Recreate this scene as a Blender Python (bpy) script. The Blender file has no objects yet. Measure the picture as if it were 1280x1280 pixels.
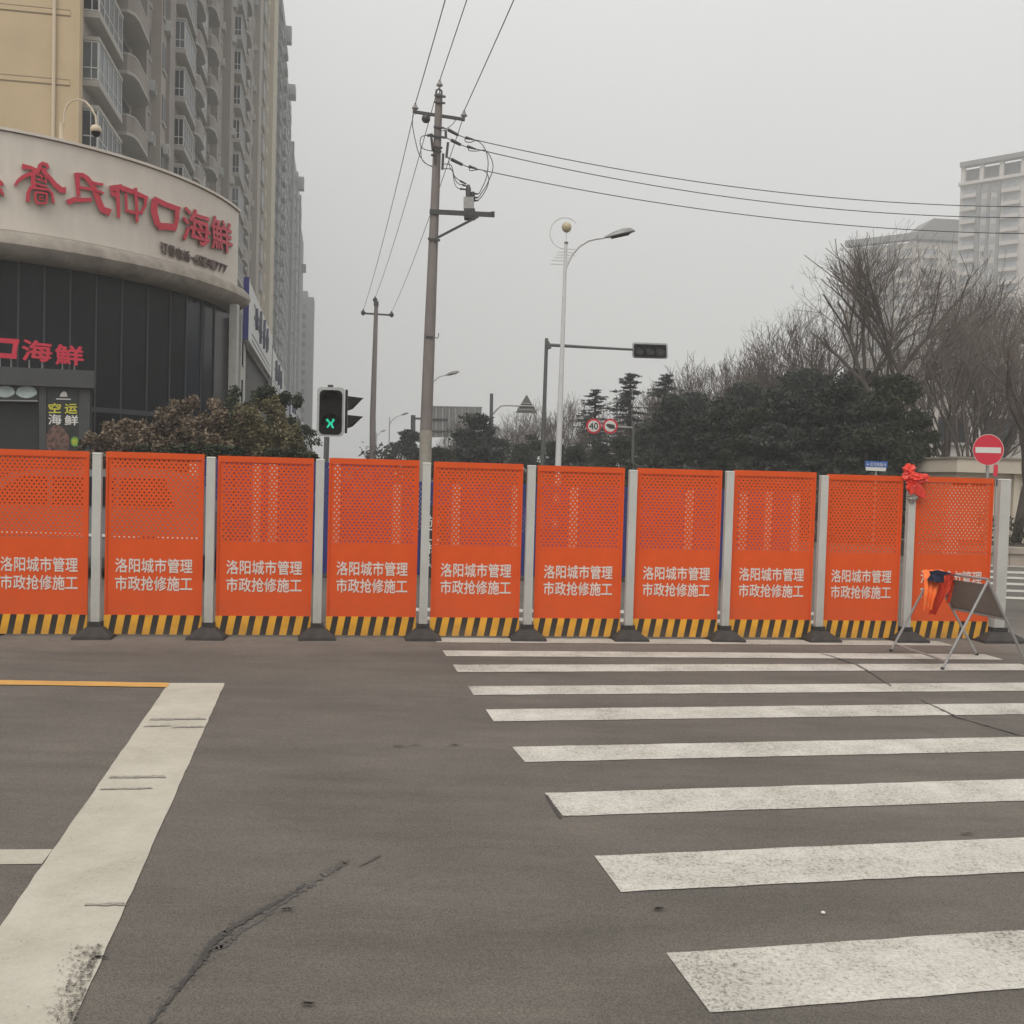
import bpy, math, random
import numpy as np
from mathutils import Vector, Matrix

# ------------------------------------------------------------------ camera
sc = bpy.context.scene
C = sc.collection
FPX = 1280.0                      # focal length in pixels of the 1280 px photograph
CAM_H = 1.7
PITCH, ROLL = math.radians(-2.2), 0.028
cam_d = bpy.data.cameras.new("camera")
cam = bpy.data.objects.new("camera", cam_d)
C.objects.link(cam)
cam_d.sensor_fit = 'HORIZONTAL'
cam_d.sensor_width = 36.0
cam_d.lens = 36.0
cam_d.clip_start = 0.05
cam_d.clip_end = 5000
_fwd = Vector((0, math.cos(PITCH), math.sin(PITCH)))
_r0 = Vector((1, 0, 0))
_u0 = _r0.cross(_fwd)
_right = _r0 * math.cos(ROLL) + _u0 * math.sin(ROLL)
_up = _u0 * math.cos(ROLL) - _r0 * math.sin(ROLL)
M = Matrix((( _right.x, _up.x, -_fwd.x, 0), (_right.y, _up.y, -_fwd.y, 0),
            (_right.z, _up.z, -_fwd.z, CAM_H), (0, 0, 0, 1)))
cam.matrix_world = M
sc.camera = cam
CAMP = Vector((0, 0, CAM_H))


def ray(px, py):
    return _fwd + _right * ((px - 640) / FPX) + _up * ((640 - py) / FPX)


def W(px, py, Y):
    """point of the world seen in direction px,py at distance Y down the road"""
    d = ray(px, py)
    return CAMP + d * (Y / d.y)


def G(px, py, z=0.0):
    d = ray(px, py)
    return CAMP + d * ((z - CAM_H) / d.z)


def GX(px, Y, z=0.0):
    """point at height z, distance Y, at image column px"""
    y = 580.0
    for _ in range(8):
        p = W(px, y, Y)
        y += (p.z - z) * FPX / Y
    return W(px, y, Y)


# ------------------------------------------------------------------ world, sun, exposure
SUN_EL, SUN_AZ = math.radians(48), math.radians(205)
world = bpy.data.worlds.new("World")
sc.world = world
world.use_nodes = True
nt = world.node_tree
nt.nodes.clear()
n_out = nt.nodes.new("ShaderNodeOutputWorld")
n_bg = nt.nodes.new("ShaderNodeBackground")
n_bg.inputs["Strength"].default_value = 0.1
n_sky = nt.nodes.new("ShaderNodeTexSky")
n_sky.sky_type = 'NISHITA'
n_sky.sun_disc = False
n_sky.sun_elevation = SUN_EL
n_sky.sun_rotation = SUN_AZ
n_sky.dust_density = 5.0
n_hsv = nt.nodes.new("ShaderNodeHueSaturation")
n_hsv.inputs["Saturation"].default_value = 0.12
nt.links.new(n_sky.outputs[0], n_hsv.inputs["Color"])
# the overcast deck: dull at the horizon, brighter towards the zenith
n_tc = nt.nodes.new("ShaderNodeTexCoord")
n_sep = nt.nodes.new("ShaderNodeSeparateXYZ")
nt.links.new(n_tc.outputs["Generated"], n_sep.inputs[0])


def wm(op, a, b=None):
    n = nt.nodes.new("ShaderNodeMath")
    n.operation = op
    for i, v in enumerate((a, b)):
        if v is None:
            continue
        if isinstance(v, (int, float)):
            n.inputs[i].default_value = v
        else:
            nt.links.new(v, n.inputs[i])
    return n.outputs[0]


zc = wm('MAXIMUM', n_sep.outputs[2], 0.0)
lum = wm('ADD', wm('ADD', wm('MULTIPLY', zc, 3.6), wm('MULTIPLY', wm('POWER', zc, 3.0), 6.5)), 6.75)
n_cn = nt.nodes.new("ShaderNodeTexNoise")
n_cn.inputs["Scale"].default_value = 1.6
n_cn.inputs["Detail"].default_value = 3
nt.links.new(n_tc.outputs["Generated"], n_cn.inputs["Vector"])
lum = wm('MULTIPLY', lum, wm('ADD', wm('MULTIPLY', n_cn.outputs[0], 0.10), 0.95))
n_comb = nt.nodes.new("ShaderNodeCombineColor")
nt.links.new(wm('MULTIPLY', lum, 1.005), n_comb.inputs[0])
nt.links.new(lum, n_comb.inputs[1])
nt.links.new(wm('MULTIPLY', lum, 0.985), n_comb.inputs[2])
n_mix = nt.nodes.new("ShaderNodeMix")
n_mix.data_type = 'RGBA'
n_mix.inputs["Factor"].default_value = 0.93
nt.links.new(n_hsv.outputs[0], n_mix.inputs[6])
nt.links.new(n_comb.outputs[0], n_mix.inputs[7])
nt.links.new(n_mix.outputs[2], n_bg.inputs["Color"])
nt.links.new(n_bg.outputs[0], n_out.inputs[0])

sun_d = bpy.data.lights.new("sun", 'SUN')
sun_d.energy = 1.2
sun_d.angle = math.radians(40)
sun_d.color = (1.0, 0.96, 0.91)
sun = bpy.data.objects.new("sun", sun_d)
C.objects.link(sun)
_sd = Vector((math.sin(SUN_AZ) * math.cos(SUN_EL), math.cos(SUN_AZ) * math.cos(SUN_EL), math.sin(SUN_EL)))
sun.rotation_euler = _sd.to_track_quat('Z', 'Y').to_euler()
sun.location = (0, 0, 30)

sc.view_settings.view_transform = 'Standard'
sc.view_settings.look = 'None'
sc.view_settings.exposure = 0.0
sc.view_settings.gamma = 1.0
sc.view_settings.use_curve_mapping = False
sc.cycles.max_bounces = 6
sc.cycles.volume_bounces = 1
sc.cycles.transparent_max_bounces = 16

rnd = random.Random(7)
PI = math.pi
TH = math.atan(0.172)             # the side street runs this much to the left of the view


# ------------------------------------------------------------------ materials
_M = {}


def mat(name, col, rough=0.7, metal=0.0, var=0.12, scale=4.0, bump=0.0, bscale=40.0, spec=0.5, emis=None, estr=1.0, stretch=None):
    if name in _M:
        return _M[name]
    m = bpy.data.materials.new(name)
    m.use_nodes = True
    t = m.node_tree
    b = t.nodes["Principled BSDF"]
    b.inputs["Roughness"].default_value = rough
    b.inputs["Metallic"].default_value = metal
    b.inputs["Specular IOR Level"].default_value = spec
    if emis:
        b.inputs["Emission Color"].default_value = (*emis, 1)
        b.inputs["Emission Strength"].default_value = estr
    tc = t.nodes.new("ShaderNodeTexCoord")
    vec = tc.outputs["Object"]
    if stretch:
        mp = t.nodes.new("ShaderNodeMapping")
        mp.inputs["Scale"].default_value = stretch
        t.links.new(vec, mp.inputs[0])
        vec = mp.outputs[0]
    n = t.nodes.new("ShaderNodeTexNoise")
    n.inputs["Scale"].default_value = scale
    n.inputs["Detail"].default_value = 6
    n.inputs["Roughness"].default_value = 0.65
    t.links.new(vec, n.inputs["Vector"])
    r = t.nodes.new("ShaderNodeValToRGB")
    r.color_ramp.elements[0].position = 0.3
    r.color_ramp.elements[1].position = 0.7
    r.color_ramp.elements[0].color = (*[c * (1 - var) for c in col], 1)
    r.color_ramp.elements[1].color = (*[min(1, c * (1 + var)) for c in col], 1)
    t.links.new(n.outputs[0], r.inputs[0])
    t.links.new(r.outputs[0], b.inputs["Base Color"])
    if bump:
        n2 = t.nodes.new("ShaderNodeTexNoise")
        n2.inputs["Scale"].default_value = bscale
        n2.inputs["Detail"].default_value = 4
        t.links.new(vec, n2.inputs["Vector"])
        bp = t.nodes.new("ShaderNodeBump")
        bp.inputs["Strength"].default_value = bump
        bp.inputs["Distance"].default_value = 0.02
        t.links.new(n2.outputs[0], bp.inputs["Height"])
        t.links.new(bp.outputs[0], b.inputs["Normal"])
    _M[name] = m
    return m


def nodes_of(m):
    return m.node_tree, m.node_tree.nodes["Principled BSDF"]


def asphalt():
    m = bpy.data.materials.new("asphalt")
    m.use_nodes = True
    t, b = nodes_of(m)
    b.inputs["Roughness"].default_value = 0.85
    b.inputs["Specular IOR Level"].default_value = 0.25
    geo = t.nodes.new("ShaderNodeNewGeometry")

    def noise(scale, detail=5, rough=0.6, vec=None):
        n = t.nodes.new("ShaderNodeTexNoise")
        n.inputs["Scale"].default_value = scale
        n.inputs["Detail"].default_value = detail
        n.inputs["Roughness"].default_value = rough
        t.links.new(vec or geo.outputs["Position"], n.inputs["Vector"])
        return n.outputs[0]

    def ramp(src, p0, p1, c0, c1):
        r = t.nodes.new("ShaderNodeValToRGB")
        r.color_ramp.elements[0].position = p0
        r.color_ramp.elements[1].position = p1
        r.color_ramp.elements[0].color = (*c0, 1)
        r.color_ramp.elements[1].color = (*c1, 1)
        t.links.new(src, r.inputs[0])
        return r.outputs[0]

    def mixc(f, a, c, typ='MIX'):
        x = t.nodes.new("ShaderNodeMix")
        x.data_type = 'RGBA'
        x.blend_type = typ
        if isinstance(f, float):
            x.inputs["Factor"].default_value = f
        else:
            t.links.new(f, x.inputs["Factor"])
        t.links.new(a, x.inputs[6])
        t.links.new(c, x.inputs[7])
        return x.outputs[2]
    mp = t.nodes.new("ShaderNodeMapping")
    mp.inputs["Rotation"].default_value = (0, 0, -0.19)
    mp.inputs["Scale"].default_value = (0.25, 1.2, 1)
    t.links.new(geo.outputs["Position"], mp.inputs[0])
    base = ramp(noise(0.6), 0.3, 0.75, (.106, .096, .084), (.154, .139, .121))
    grain = ramp(noise(160, 3, 0.8), 0.32, 0.72, (.50, .50, .50), (1.52, 1.50, 1.48))
    streak = ramp(noise(3.0, 6, 0.7, mp.outputs[0]), 0.35, 0.7, (.84, .84, .84), (1.13, 1.12, 1.11))
    col = mixc(1.0, base, grain, 'MULTIPLY')
    col = mixc(1.0, col, streak, 'MULTIPLY')
    # dust and spilled concrete trodden in along the foot of the barrier
    sp = t.nodes.new("ShaderNodeSeparateXYZ")
    t.links.new(geo.outputs["Position"], sp.inputs[0])

    def mth(op, a, c=0.0):
        n = t.nodes.new("ShaderNodeMath")
        n.operation = op
        for i, v in enumerate((a, c)):
            if isinstance(v, (int, float)):
                n.inputs[i].default_value = v
            else:
                t.links.new(v, n.inputs[i])
        return n.outputs[0]
    dd = mth('SUBTRACT', sp.outputs[1], mth('MULTIPLY', sp.outputs[0], 0.144))   # distance up to the line of the barrier
    dd = mth('ADD', dd, mth('MULTIPLY', noise(2.2), 0.9))
    f = mth('MAXIMUM', mth('SUBTRACT', 1.0, mth('ABSOLUTE', mth('MULTIPLY', mth('SUBTRACT', dd, 11.0), 0.95))), 0.0)
    f = mth('MULTIPLY', f, 0.8)
    dust = ramp(noise(9), 0.3, 0.7, (.19, .165, .14), (.27, .235, .20))
    col = mixc(f, col, dust)
    # pale scuffs
    sc1 = ramp(noise(1.7, 8, 0.75, mp.outputs[0]), 0.66, 0.74, (0, 0, 0), (.35, .35, .35))
    pale = t.nodes.new("ShaderNodeRGB")
    pale.outputs[0].default_value = (.2, .18, .165, 1)
    col = mixc(sc1, col, pale.outputs[0])
    t.links.new(col, b.inputs["Base Color"])
    bp = t.nodes.new("ShaderNodeBump")
    bp.inputs["Strength"].default_value = 0.55
    bp.inputs["Distance"].default_value = 0.0016
    t.links.new(noise(110, 4, 0.8), bp.inputs["Height"])
    vo = t.nodes.new("ShaderNodeTexVoronoi")
    vo.inputs["Scale"].default_value = 95
    t.links.new(geo.outputs["Position"], vo.inputs["Vector"])
    st = ramp(vo.outputs["Distance"], .10, .22, (1, 1, 1), (0, 0, 0))
    pick = ramp(noise(31, 2, .5), .55, .62, (0, 0, 0), (.55, .55, .55))
    fm = mixc(1.0, st, pick, 'MULTIPLY')
    stone = t.nodes.new("ShaderNodeRGB")
    stone.outputs[0].default_value = (.27, .25, .225, 1)
    col2 = mixc(fm, col, stone.outputs[0])
    blot = ramp(noise(.9, 7, .7), .58, .70, (1, 1, 1), (.80, .80, .81))
    col2 = mixc(1.0, col2, blot, 'MULTIPLY')
    t.links.new(col2, b.inputs["Base Color"])
    t.links.new(bp.outputs[0], b.inputs["Normal"])
    return m


def road_paint(name, col, wear=0.5, dark=(.16, .15, .135)):
    m = bpy.data.materials.new(name)
    m.use_nodes = True
    t, b = nodes_of(m)
    b.inputs["Roughness"].default_value = 0.7
    b.inputs["Specular IOR Level"].default_value = 0.3
    geo = t.nodes.new("ShaderNodeNewGeometry")
    a = t.nodes.new("ShaderNodeTexNoise")
    a.inputs["Scale"].default_value = 75
    a.inputs["Detail"].default_value = 5
    a.inputs["Roughness"].default_value = 0.75
    c = t.nodes.new("ShaderNodeTexNoise")
    c.inputs["Scale"].default_value = 2.2
    c.inputs["Detail"].default_value = 6
    c.inputs["Roughness"].default_value = 0.7
    for n in (a, c):
        t.links.new(geo.outputs["Position"], n.inputs["Vector"])
    s = t.nodes.new("ShaderNodeMath")
    s.operation = 'MULTIPLY_ADD'
    s.inputs[1].default_value = 0.35
    t.links.new(c.outputs[0], s.inputs[0])
    t.links.new(a.outputs[0], s.inputs[2])
    r = t.nodes.new("ShaderNodeValToRGB")
    r.color_ramp.elements[0].position = 0.42 + 0.15 * wear
    r.color_ramp.elements[1].position = 0.80
    r.color_ramp.elements[0].color = (*dark, 1)
    r.color_ramp.elements[1].color = (*[q * 1.10 for q in col], 1)
    e = r.color_ramp.elements.new(0.50 + 0.22 * wear)
    e.color = (*[q * (1 - .28 * max(wear, .15)) for q in col], 1)
    t.links.new(s.outputs[0], r.inputs[0])
    g = t.nodes.new("ShaderNodeValToRGB")
    g.color_ramp.elements[0].position = 0.3
    g.color_ramp.elements[1].position = 0.7
    g.color_ramp.elements[0].color = (.84, .83, .80, 1)
    g.color_ramp.elements[1].color = (1.04, 1.04, 1.04, 1)
    t.links.new(c.outputs[0], g.inputs[0])
    x = t.nodes.new("ShaderNodeMix")
    x.data_type = 'RGBA'
    x.blend_type = 'MULTIPLY'
    x.inputs["Factor"].default_value = 1
    t.links.new(r.outputs[0], x.inputs[6])
    t.links.new(g.outputs[0], x.inputs[7])
    t.links.new(x.outputs[2], b.inputs["Base Color"])
    bp = t.nodes.new("ShaderNodeBump")
    bp.inputs["Strength"].default_value = 0.5
    bp.inputs["Distance"].default_value = 0.0016
    t.links.new(a.outputs[0], bp.inputs["Height"])
    t.links.new(bp.outputs[0], b.inputs["Normal"])
    return m


def hazard_mat():
    m = bpy.data.materials.new("hazard_print")
    m.use_nodes = True
    t, b = nodes_of(m)
    b.inputs["Roughness"].default_value = 0.45
    tc = t.nodes.new("ShaderNodeTexCoord")
    sp = t.nodes.new("ShaderNodeSeparateXYZ")
    t.links.new(tc.outputs["Object"], sp.inputs[0])

    def mth(op, a, c=0.0):
        n = t.nodes.new("ShaderNodeMath")
        n.operation = op
        for i, v in enumerate((a, c)):
            if isinstance(v, (int, float)):
                n.inputs[i].default_value = v
            else:
                t.links.new(v, n.inputs[i])
        return n.outputs[0]
    s = mth('FRACT', mth('MULTIPLY', mth('ADD', mth('SUBTRACT', sp.outputs[0], mth('MULTIPLY', sp.outputs[2], 0.18)), 5.0), 1 / 0.124))
    f = mth('LESS_THAN', s, 0.46)
    nz = t.nodes.new("ShaderNodeTexNoise")
    nz.inputs["Scale"].default_value = 6
    nz.inputs["Detail"].default_value = 6
    t.links.new(tc.outputs["Object"], nz.inputs["Vector"])
    y = t.nodes.new("ShaderNodeValToRGB")
    y.color_ramp.elements[0].color = (.58, .27, .015, 1)
    y.color_ramp.elements[1].color = (.82, .40, .025, 1)
    y.color_ramp.elements[0].position = .25
    y.color_ramp.elements[1].position = .6
    t.links.new(nz.outputs[0], y.inputs[0])
    x = t.nodes.new("ShaderNodeMix")
    x.data_type = 'RGBA'
    t.links.new(f, x.inputs["Factor"])
    t.links.new(y.outputs[0], x.inputs[6])
    x.inputs[7].default_value = (.018, .014, .012, 1)
    t.links.new(x.outputs[2], b.inputs["Base Color"])
    return m


def foliage_mat(name, c0, c1, c2, scale=1.6):
    m = bpy.data.materials.new(name)
    m.use_nodes = True
    t, b = nodes_of(m)
    b.inputs["Roughness"].default_value = 0.75
    b.inputs["Specular IOR Level"].default_value = 0.2
    geo = t.nodes.new("ShaderNodeNewGeometry")
    n = t.nodes.new("ShaderNodeTexNoise")
    n.inputs["Scale"].default_value = scale
    n.inputs["Detail"].default_value = 3
    t.links.new(geo.outputs["Position"], n.inputs["Vector"])
    a = t.nodes.new("ShaderNodeMath")
    a.operation = 'MULTIPLY_ADD'
    a.inputs[1].default_value = 0.45
    t.links.new(geo.outputs["Random Per Island"], a.inputs[0])
    t.links.new(n.outputs[0], a.inputs[2])
    r = t.nodes.new("ShaderNodeValToRGB")
    r.color_ramp.elements[0].position = 0.40
    r.color_ramp.elements[1].position = 1.0
    r.color_ramp.elements[0].color = (*c0, 1)
    r.color_ramp.elements[1].color = (*c2, 1)
    e = r.color_ramp.elements.new(0.7)
    e.color = (*c1, 1)
    t.links.new(a.outputs[0], r.inputs[0])
    t.links.new(r.outputs[0], b.inputs["Base Color"])
    return m


ORANGE = mat("orange_sheet", (.70, .092, .016), .55, spec=.2, var=.07, scale=2.5, bump=.03, bscale=6)
WHITE_POST = mat("white_post_paint", (.50, .495, .46), .45, var=.12, scale=7, stretch=(1, 1, .3))
HAZARD = hazard_mat()
RUBBER = mat("rubber_base", (.045, .039, .035), .85, var=.3, scale=9, bump=.3)


def add_splash(m, top, col, strength=.55):
    """mud splash and dust that thins out with height above the road (object z)"""
    t, b = nodes_of(m)
    src = b.inputs["Base Color"].links[0].from_socket
    tc = t.nodes.new("ShaderNodeTexCoord")
    oi = t.nodes.new("ShaderNodeObjectInfo")
    geo = t.nodes.new("ShaderNodeNewGeometry")
    sp = t.nodes.new("ShaderNodeSeparateXYZ")
    t.links.new(tc.outputs["Object"], sp.inputs[0])
    nz = t.nodes.new("ShaderNodeTexNoise")
    nz.inputs["Scale"].default_value = 5
    nz.inputs["Detail"].default_value = 9
    nz.inputs["Roughness"].default_value = .75
    t.links.new(geo.outputs["Position"], nz.inputs["Vector"])

    def mth(op, a, c=0.0, cl=False):
        n = t.nodes.new("ShaderNodeMath")
        n.operation = op
        n.use_clamp = cl
        for i, v in enumerate((a, c)):
            if isinstance(v, (int, float)):
                n.inputs[i].default_value = v
            else:
                t.links.new(v, n.inputs[i])
        return n.outputs[0]
    h = mth('SUBTRACT', 1.0, mth('DIVIDE', sp.outputs[2], top), True)
    f = mth('MULTIPLY', mth('POWER', h, 1.6), mth('MULTIPLY', mth('SUBTRACT', nz.outputs[0], .30, True), 3.0, True), True)
    patch = mth('MULTIPLY', mth('SUBTRACT', nz.outputs[0], .60, True), 2.0, True)
    f = mth('MULTIPLY', mth('ADD', f, patch, True), strength)
    x = t.nodes.new("ShaderNodeMix")
    x.data_type = 'RGBA'
    t.links.new(f, x.inputs["Factor"])
    t.links.new(src, x.inputs[6])
    x.inputs[7].default_value = (*col, 1)
    t.links.new(x.outputs[2], b.inputs["Base Color"])


add_splash(ORANGE, .75, (.30, .13, .08), .38)
add_splash(WHITE_POST, .9, (.24, .21, .17), .6)
add_splash(HAZARD, .3, (.16, .13, .10), .5)
PRINT = mat("grey_white_print", (.70, .62, .56), .5, var=.14, scale=12)
BLUE = mat("blue_sheet", (.025, .035, .17), .5, var=.2, scale=2)
GALV = mat("galvanised_steel", (.34, .33, .32), .5, .4, var=.15, scale=8)
CONC = mat("pole_concrete", (.215, .185, .172), .85, var=.16, scale=3, bump=.2, bscale=20, stretch=(1, 1, .4))
CONC_PALE = mat("pole_concrete_worn", (.34, .31, .26), .85, var=.2, scale=3, bump=.2)
DARKMET = mat("dark_weathered_steel", (.06, .06, .06), .6, .2, var=.25, scale=10)
CABLE = mat("cable_black", (.03, .03, .032), .6, var=.1)
PORC = mat("porcelain_grey", (.36, .35, .34), .35, var=.1)
PORC_BROWN = mat("porcelain_dark", (.05, .045, .045), .35, var=.2)
LAMPWHITE = mat("lamp_white_paint", (.62, .62, .61), .4, var=.07)
LAMPHEAD = mat("lamp_head_grey", (.25, .25, .24), .4, .2, var=.1)
GLOBE = mat("cream_globe", (.50, .42, .27), .35, var=.06)
DARKGREEN = mat("signal_pole_paint", (.10, .105, .10), .5, var=.1)
BLACKPL = mat("signal_black", (.010, .009, .009), .6, var=.2, spec=.15)
RIM = mat("signal_grey_rim", (.42, .43, .42), .5, var=.12, scale=12)
VISOR = mat("visor_dark", (.016, .015, .015), .6, var=.15, spec=.2)
GREENLED = mat("green_led", (.0, .3, .16), .5, emis=(.01, .62, .36), estr=.75, var=.05)
SIGNRED = mat("sign_red", (.62, .018, .045), .4, var=.05)
SIGNWHITE = mat("sign_white", (.68, .67, .62), .45, var=.04)
SIGNBLUE = mat("sign_blue", (.03, .11, .40), .4, var=.08)
SIGNGREY = mat("sign_back_grey", (.27, .27, .265), .5, .2, var=.1, scale=3)
TRI_BACK = mat("triangle_back_grey", (.15, .16, .13), .5, .2, var=.1)
BLACKP = mat("black_print", (.03, .03, .03), .5, var=.1)
FASCIA = mat("fascia_cream_panel", (.64, .575, .50), .5, var=.07, scale=2.2, stretch=(1, 1, .22))
CORNICE = mat("cornice_stone", (.29, .255, .215), .9, var=.28, scale=2.2, bump=.5, bscale=8)
GLASSDK = mat("dark_tinted_glass", (.012, .013, .015), .2, var=.35, scale=.7, spec=.13)
GLASSDK2 = mat("dark_tinted_glass_bluish", (.018, .023, .032), .15, var=.25, scale=.7, spec=.25)
MULL = mat("mullion_dark", (.045, .045, .048), .4, var=.1)
COLUMN = mat("column_pale_paint", (.44, .43, .40), .6, var=.1)
LETRED = mat("letter_red", (.55, .022, .05), .35, var=.08)
LETEDGE = mat("letter_edge_pale", (.55, .42, .36), .45, var=.1)
LETBROWN = mat("letter_brown", (.12, .07, .06), .5, var=.1)
GABLE = mat("gable_cream_render", (.52, .40, .245), .85, var=.10, scale=.35, bump=.1)
GABLE_LINE = mat("gable_groove", (.26, .20, .13), .9, var=.1)
PIPE = mat("pipe_cream", (.60, .50, .36), .5, var=.06)
WALLBR = mat("tower_wall_brown", (.245, .215, .19), .85, var=.12, scale=.5)
WALLTAN = mat("tower_wall_tan", (.31, .275, .24), .85, var=.10, scale=.5)
WALLCREAM = mat("tower_pier_cream", (.46, .41, .32), .85, var=.06, scale=.5)
WALLGREY = mat("tower_wall_grey", (.20, .212, .215), .85, var=.12, scale=.3)
WALLGREY2 = mat("tower_wall_bluegrey", (.15, .17, .178), .85, var=.15, scale=.2)
SLAB = mat("balcony_slab", (.36, .34, .31), .8, var=.1, scale=1)
WINGL = mat("window_glass_grey", (.022, .026, .03), .3, spec=.12, var=.4, scale=.5)
WINGL2 = mat("window_glass_pale", (.30, .31, .32), .3, var=.3, scale=.6)
WINFR = mat("window_frame_white", (.52, .52, .51), .5, var=.08)


def per_object(m, lo, hi):
    """panes differ: some hold blinds or curtains, some are dark"""
    t, b = nodes_of(m)
    src = b.inputs["Base Color"].links[0].from_socket
    oi = t.nodes.new("ShaderNodeObjectInfo")
    r = t.nodes.new("ShaderNodeValToRGB")
    r.color_ramp.interpolation = 'CONSTANT'
    r.color_ramp.elements[0].color = (lo, lo, lo, 1)
    r.color_ramp.elements[1].position = .8
    r.color_ramp.elements[1].color = (hi, hi * .97, hi * .9, 1)
    for p_, v in ((.3, (lo + 1) / 2), (.55, 1.6)):
        e = r.color_ramp.elements.new(p_)
        e.color = (v, v, v, 1)
    t.links.new(oi.outputs["Random"], r.inputs[0])
    x = t.nodes.new("ShaderNodeMix")
    x.data_type = 'RGBA'
    x.blend_type = 'MULTIPLY'
    x.inputs["Factor"].default_value = 1
    t.links.new(src, x.inputs[6])
    t.links.new(r.outputs[0], x.inputs[7])
    t.links.new(x.outputs[2], b.inputs["Base Color"])


per_object(WINGL, .5, 5.0)
ACM = mat("air_conditioner_white", (.45, .45, .43), .5, var=.1)
RECESS = mat("balcony_recess_wall", (.10, .085, .08), .85, var=.25, scale=.6)
RWALL = mat("right_tower_wall", (.50, .46, .42), .85, var=.08, scale=.2)
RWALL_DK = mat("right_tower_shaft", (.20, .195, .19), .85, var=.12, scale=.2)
POSTERBK = mat("poster_black", (.022, .026, .024), .4, var=.15)
YEL = mat("poster_yellow", (.62, .58, .05), .5, var=.1)
FOOD = mat("poster_food_photo", (.13, .07, .055), .5, var=.95, scale=16)
POSTGREEN = mat("poster_green", (.14, .32, .05), .5, var=.3)
CANOPY = mat("canopy_dark_grey", (.052, .054, .054), .6, var=.12)
PALEOVAL = mat("pale_oval_print", (.48, .56, .54), .5, var=.2, scale=8)
SHOPWALL = mat("shop_front_dark", (.075, .075, .070), .7, var=.25, scale=.6)
BOARDW = mat("shop_board_white", (.60, .60, .58), .5, var=.06)
BOARDINK = mat("board_ink", (.13, .13, .17), .5, var=.2)
BOARDB = mat("shop_board_blue", (.04, .045, .22), .5, var=.1)
BARK = mat("bark", (.085, .068, .056), .9, var=.25, scale=12, bump=.5, bscale=30)
BARK2 = mat("bark_brown", (.12, .092, .075), .9, var=.25, scale=12)
TWIG = mat("twigs_brown", (.16, .132, .115), .9, var=.2, scale=3)
GUARDW = mat("guard_house_render", (.64, .565, .46), .8, var=.07, scale=1.5)
KERBST = mat("planter_wall_stone", (.36, .31, .26), .85, var=.14, scale=3, bump=.2)
CARW = mat("car_silver_paint", (.17, .17, .17), .3, .1, var=.04)
TYRE = mat("tyre_black", (.025, .025, .025), .85, var=.1)
VEST = mat("orange_vest_cloth", (.85, .17, .03), .8, var=.12, scale=10, bump=.3)
VESTR = mat("red_cloth", (.70, .065, .02), .75, var=.2, scale=9, bump=.3)
REFLECT = mat("vest_grey_strip", (.45, .40, .28), .5, var=.1)
NAVY = mat("navy_cap_cloth", (.012, .016, .045), .8, var=.4, scale=8)
REDBAG = mat("red_plastic_film", (.72, .045, .025), .35, var=.25, scale=16, bump=.3, bscale=30)
CLEARBAG = mat("grey_plastic_film", (.30, .29, .26), .35, var=.4, scale=22)
BOARDGREY = mat("trestle_board_back", (.19, .165, .145), .6, var=.14, scale=5)
TAR = mat("tar_seal", (.050, .046, .042), .75, var=.35, scale=8)
FLECK = mat("bare_asphalt_flecks", (.17, .155, .135), .85, var=.2, scale=30)
SCUFF = mat("scuff_grey", (.27, .25, .215), .8, var=.4, scale=30)
TAR3 = mat("faint_crack", (.104, .094, .083), .85, var=.25, scale=8)
TAR2 = mat("tar_seal_worn", (.085, .076, .068), .7, var=.3, scale=8)
EVERG = foliage_mat("evergreen_foliage", (.020, .026, .019), (.035, .043, .032), (.055, .064, .048), .8)
CEDAR = foliage_mat("cedar_foliage", (.030, .036, .030), (.048, .056, .046), (.07, .08, .064), 1.2)
BROWNF = foliage_mat("brown_bush_foliage", (.065, .050, .034), (.16, .122, .085), (.28, .22, .155), 1.7)
OLIVEF = foliage_mat("olive_bush_foliage", (.060, .054, .028), (.15, .13, .07), (.26, .225, .125), 1.5)
GREENF = foliage_mat("dark_green_foliage", (.018, .026, .014), (.035, .046, .024), (.055, .066, .036), 1.5)
HEDGEF = foliage_mat("hedge_foliage", (.022, .022, .015), (.036, .036, .024), (.06, .056, .038), 2.5)
REDF = foliage_mat("red_leaf_foliage", (.10, .035, .03), (.26, .05, .05), (.35, .12, .10), 2.5)


# ------------------------------------------------------------------ mesh helpers
FR = {}


def place(o, loc, rz):
    FR[o.name] = (Vector(loc), rz)


def thing(name, label, cat, loc=(0, 0, 0), rotz=0.0, group=None):
    o = bpy.data.objects.new(name, None)
    C.objects.link(o)
    o.location = loc
    o.rotation_euler = (0, 0, rotz)
    o.empty_display_size = 0.3
    o["label"] = label
    o["category"] = cat
    if group:
        o["group"] = group
    place(o, loc, rotz)
    return o


def tag(o, label, cat, group=None):
    o["label"] = label
    o["category"] = cat
    if group:
        o["group"] = group
    return o


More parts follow.
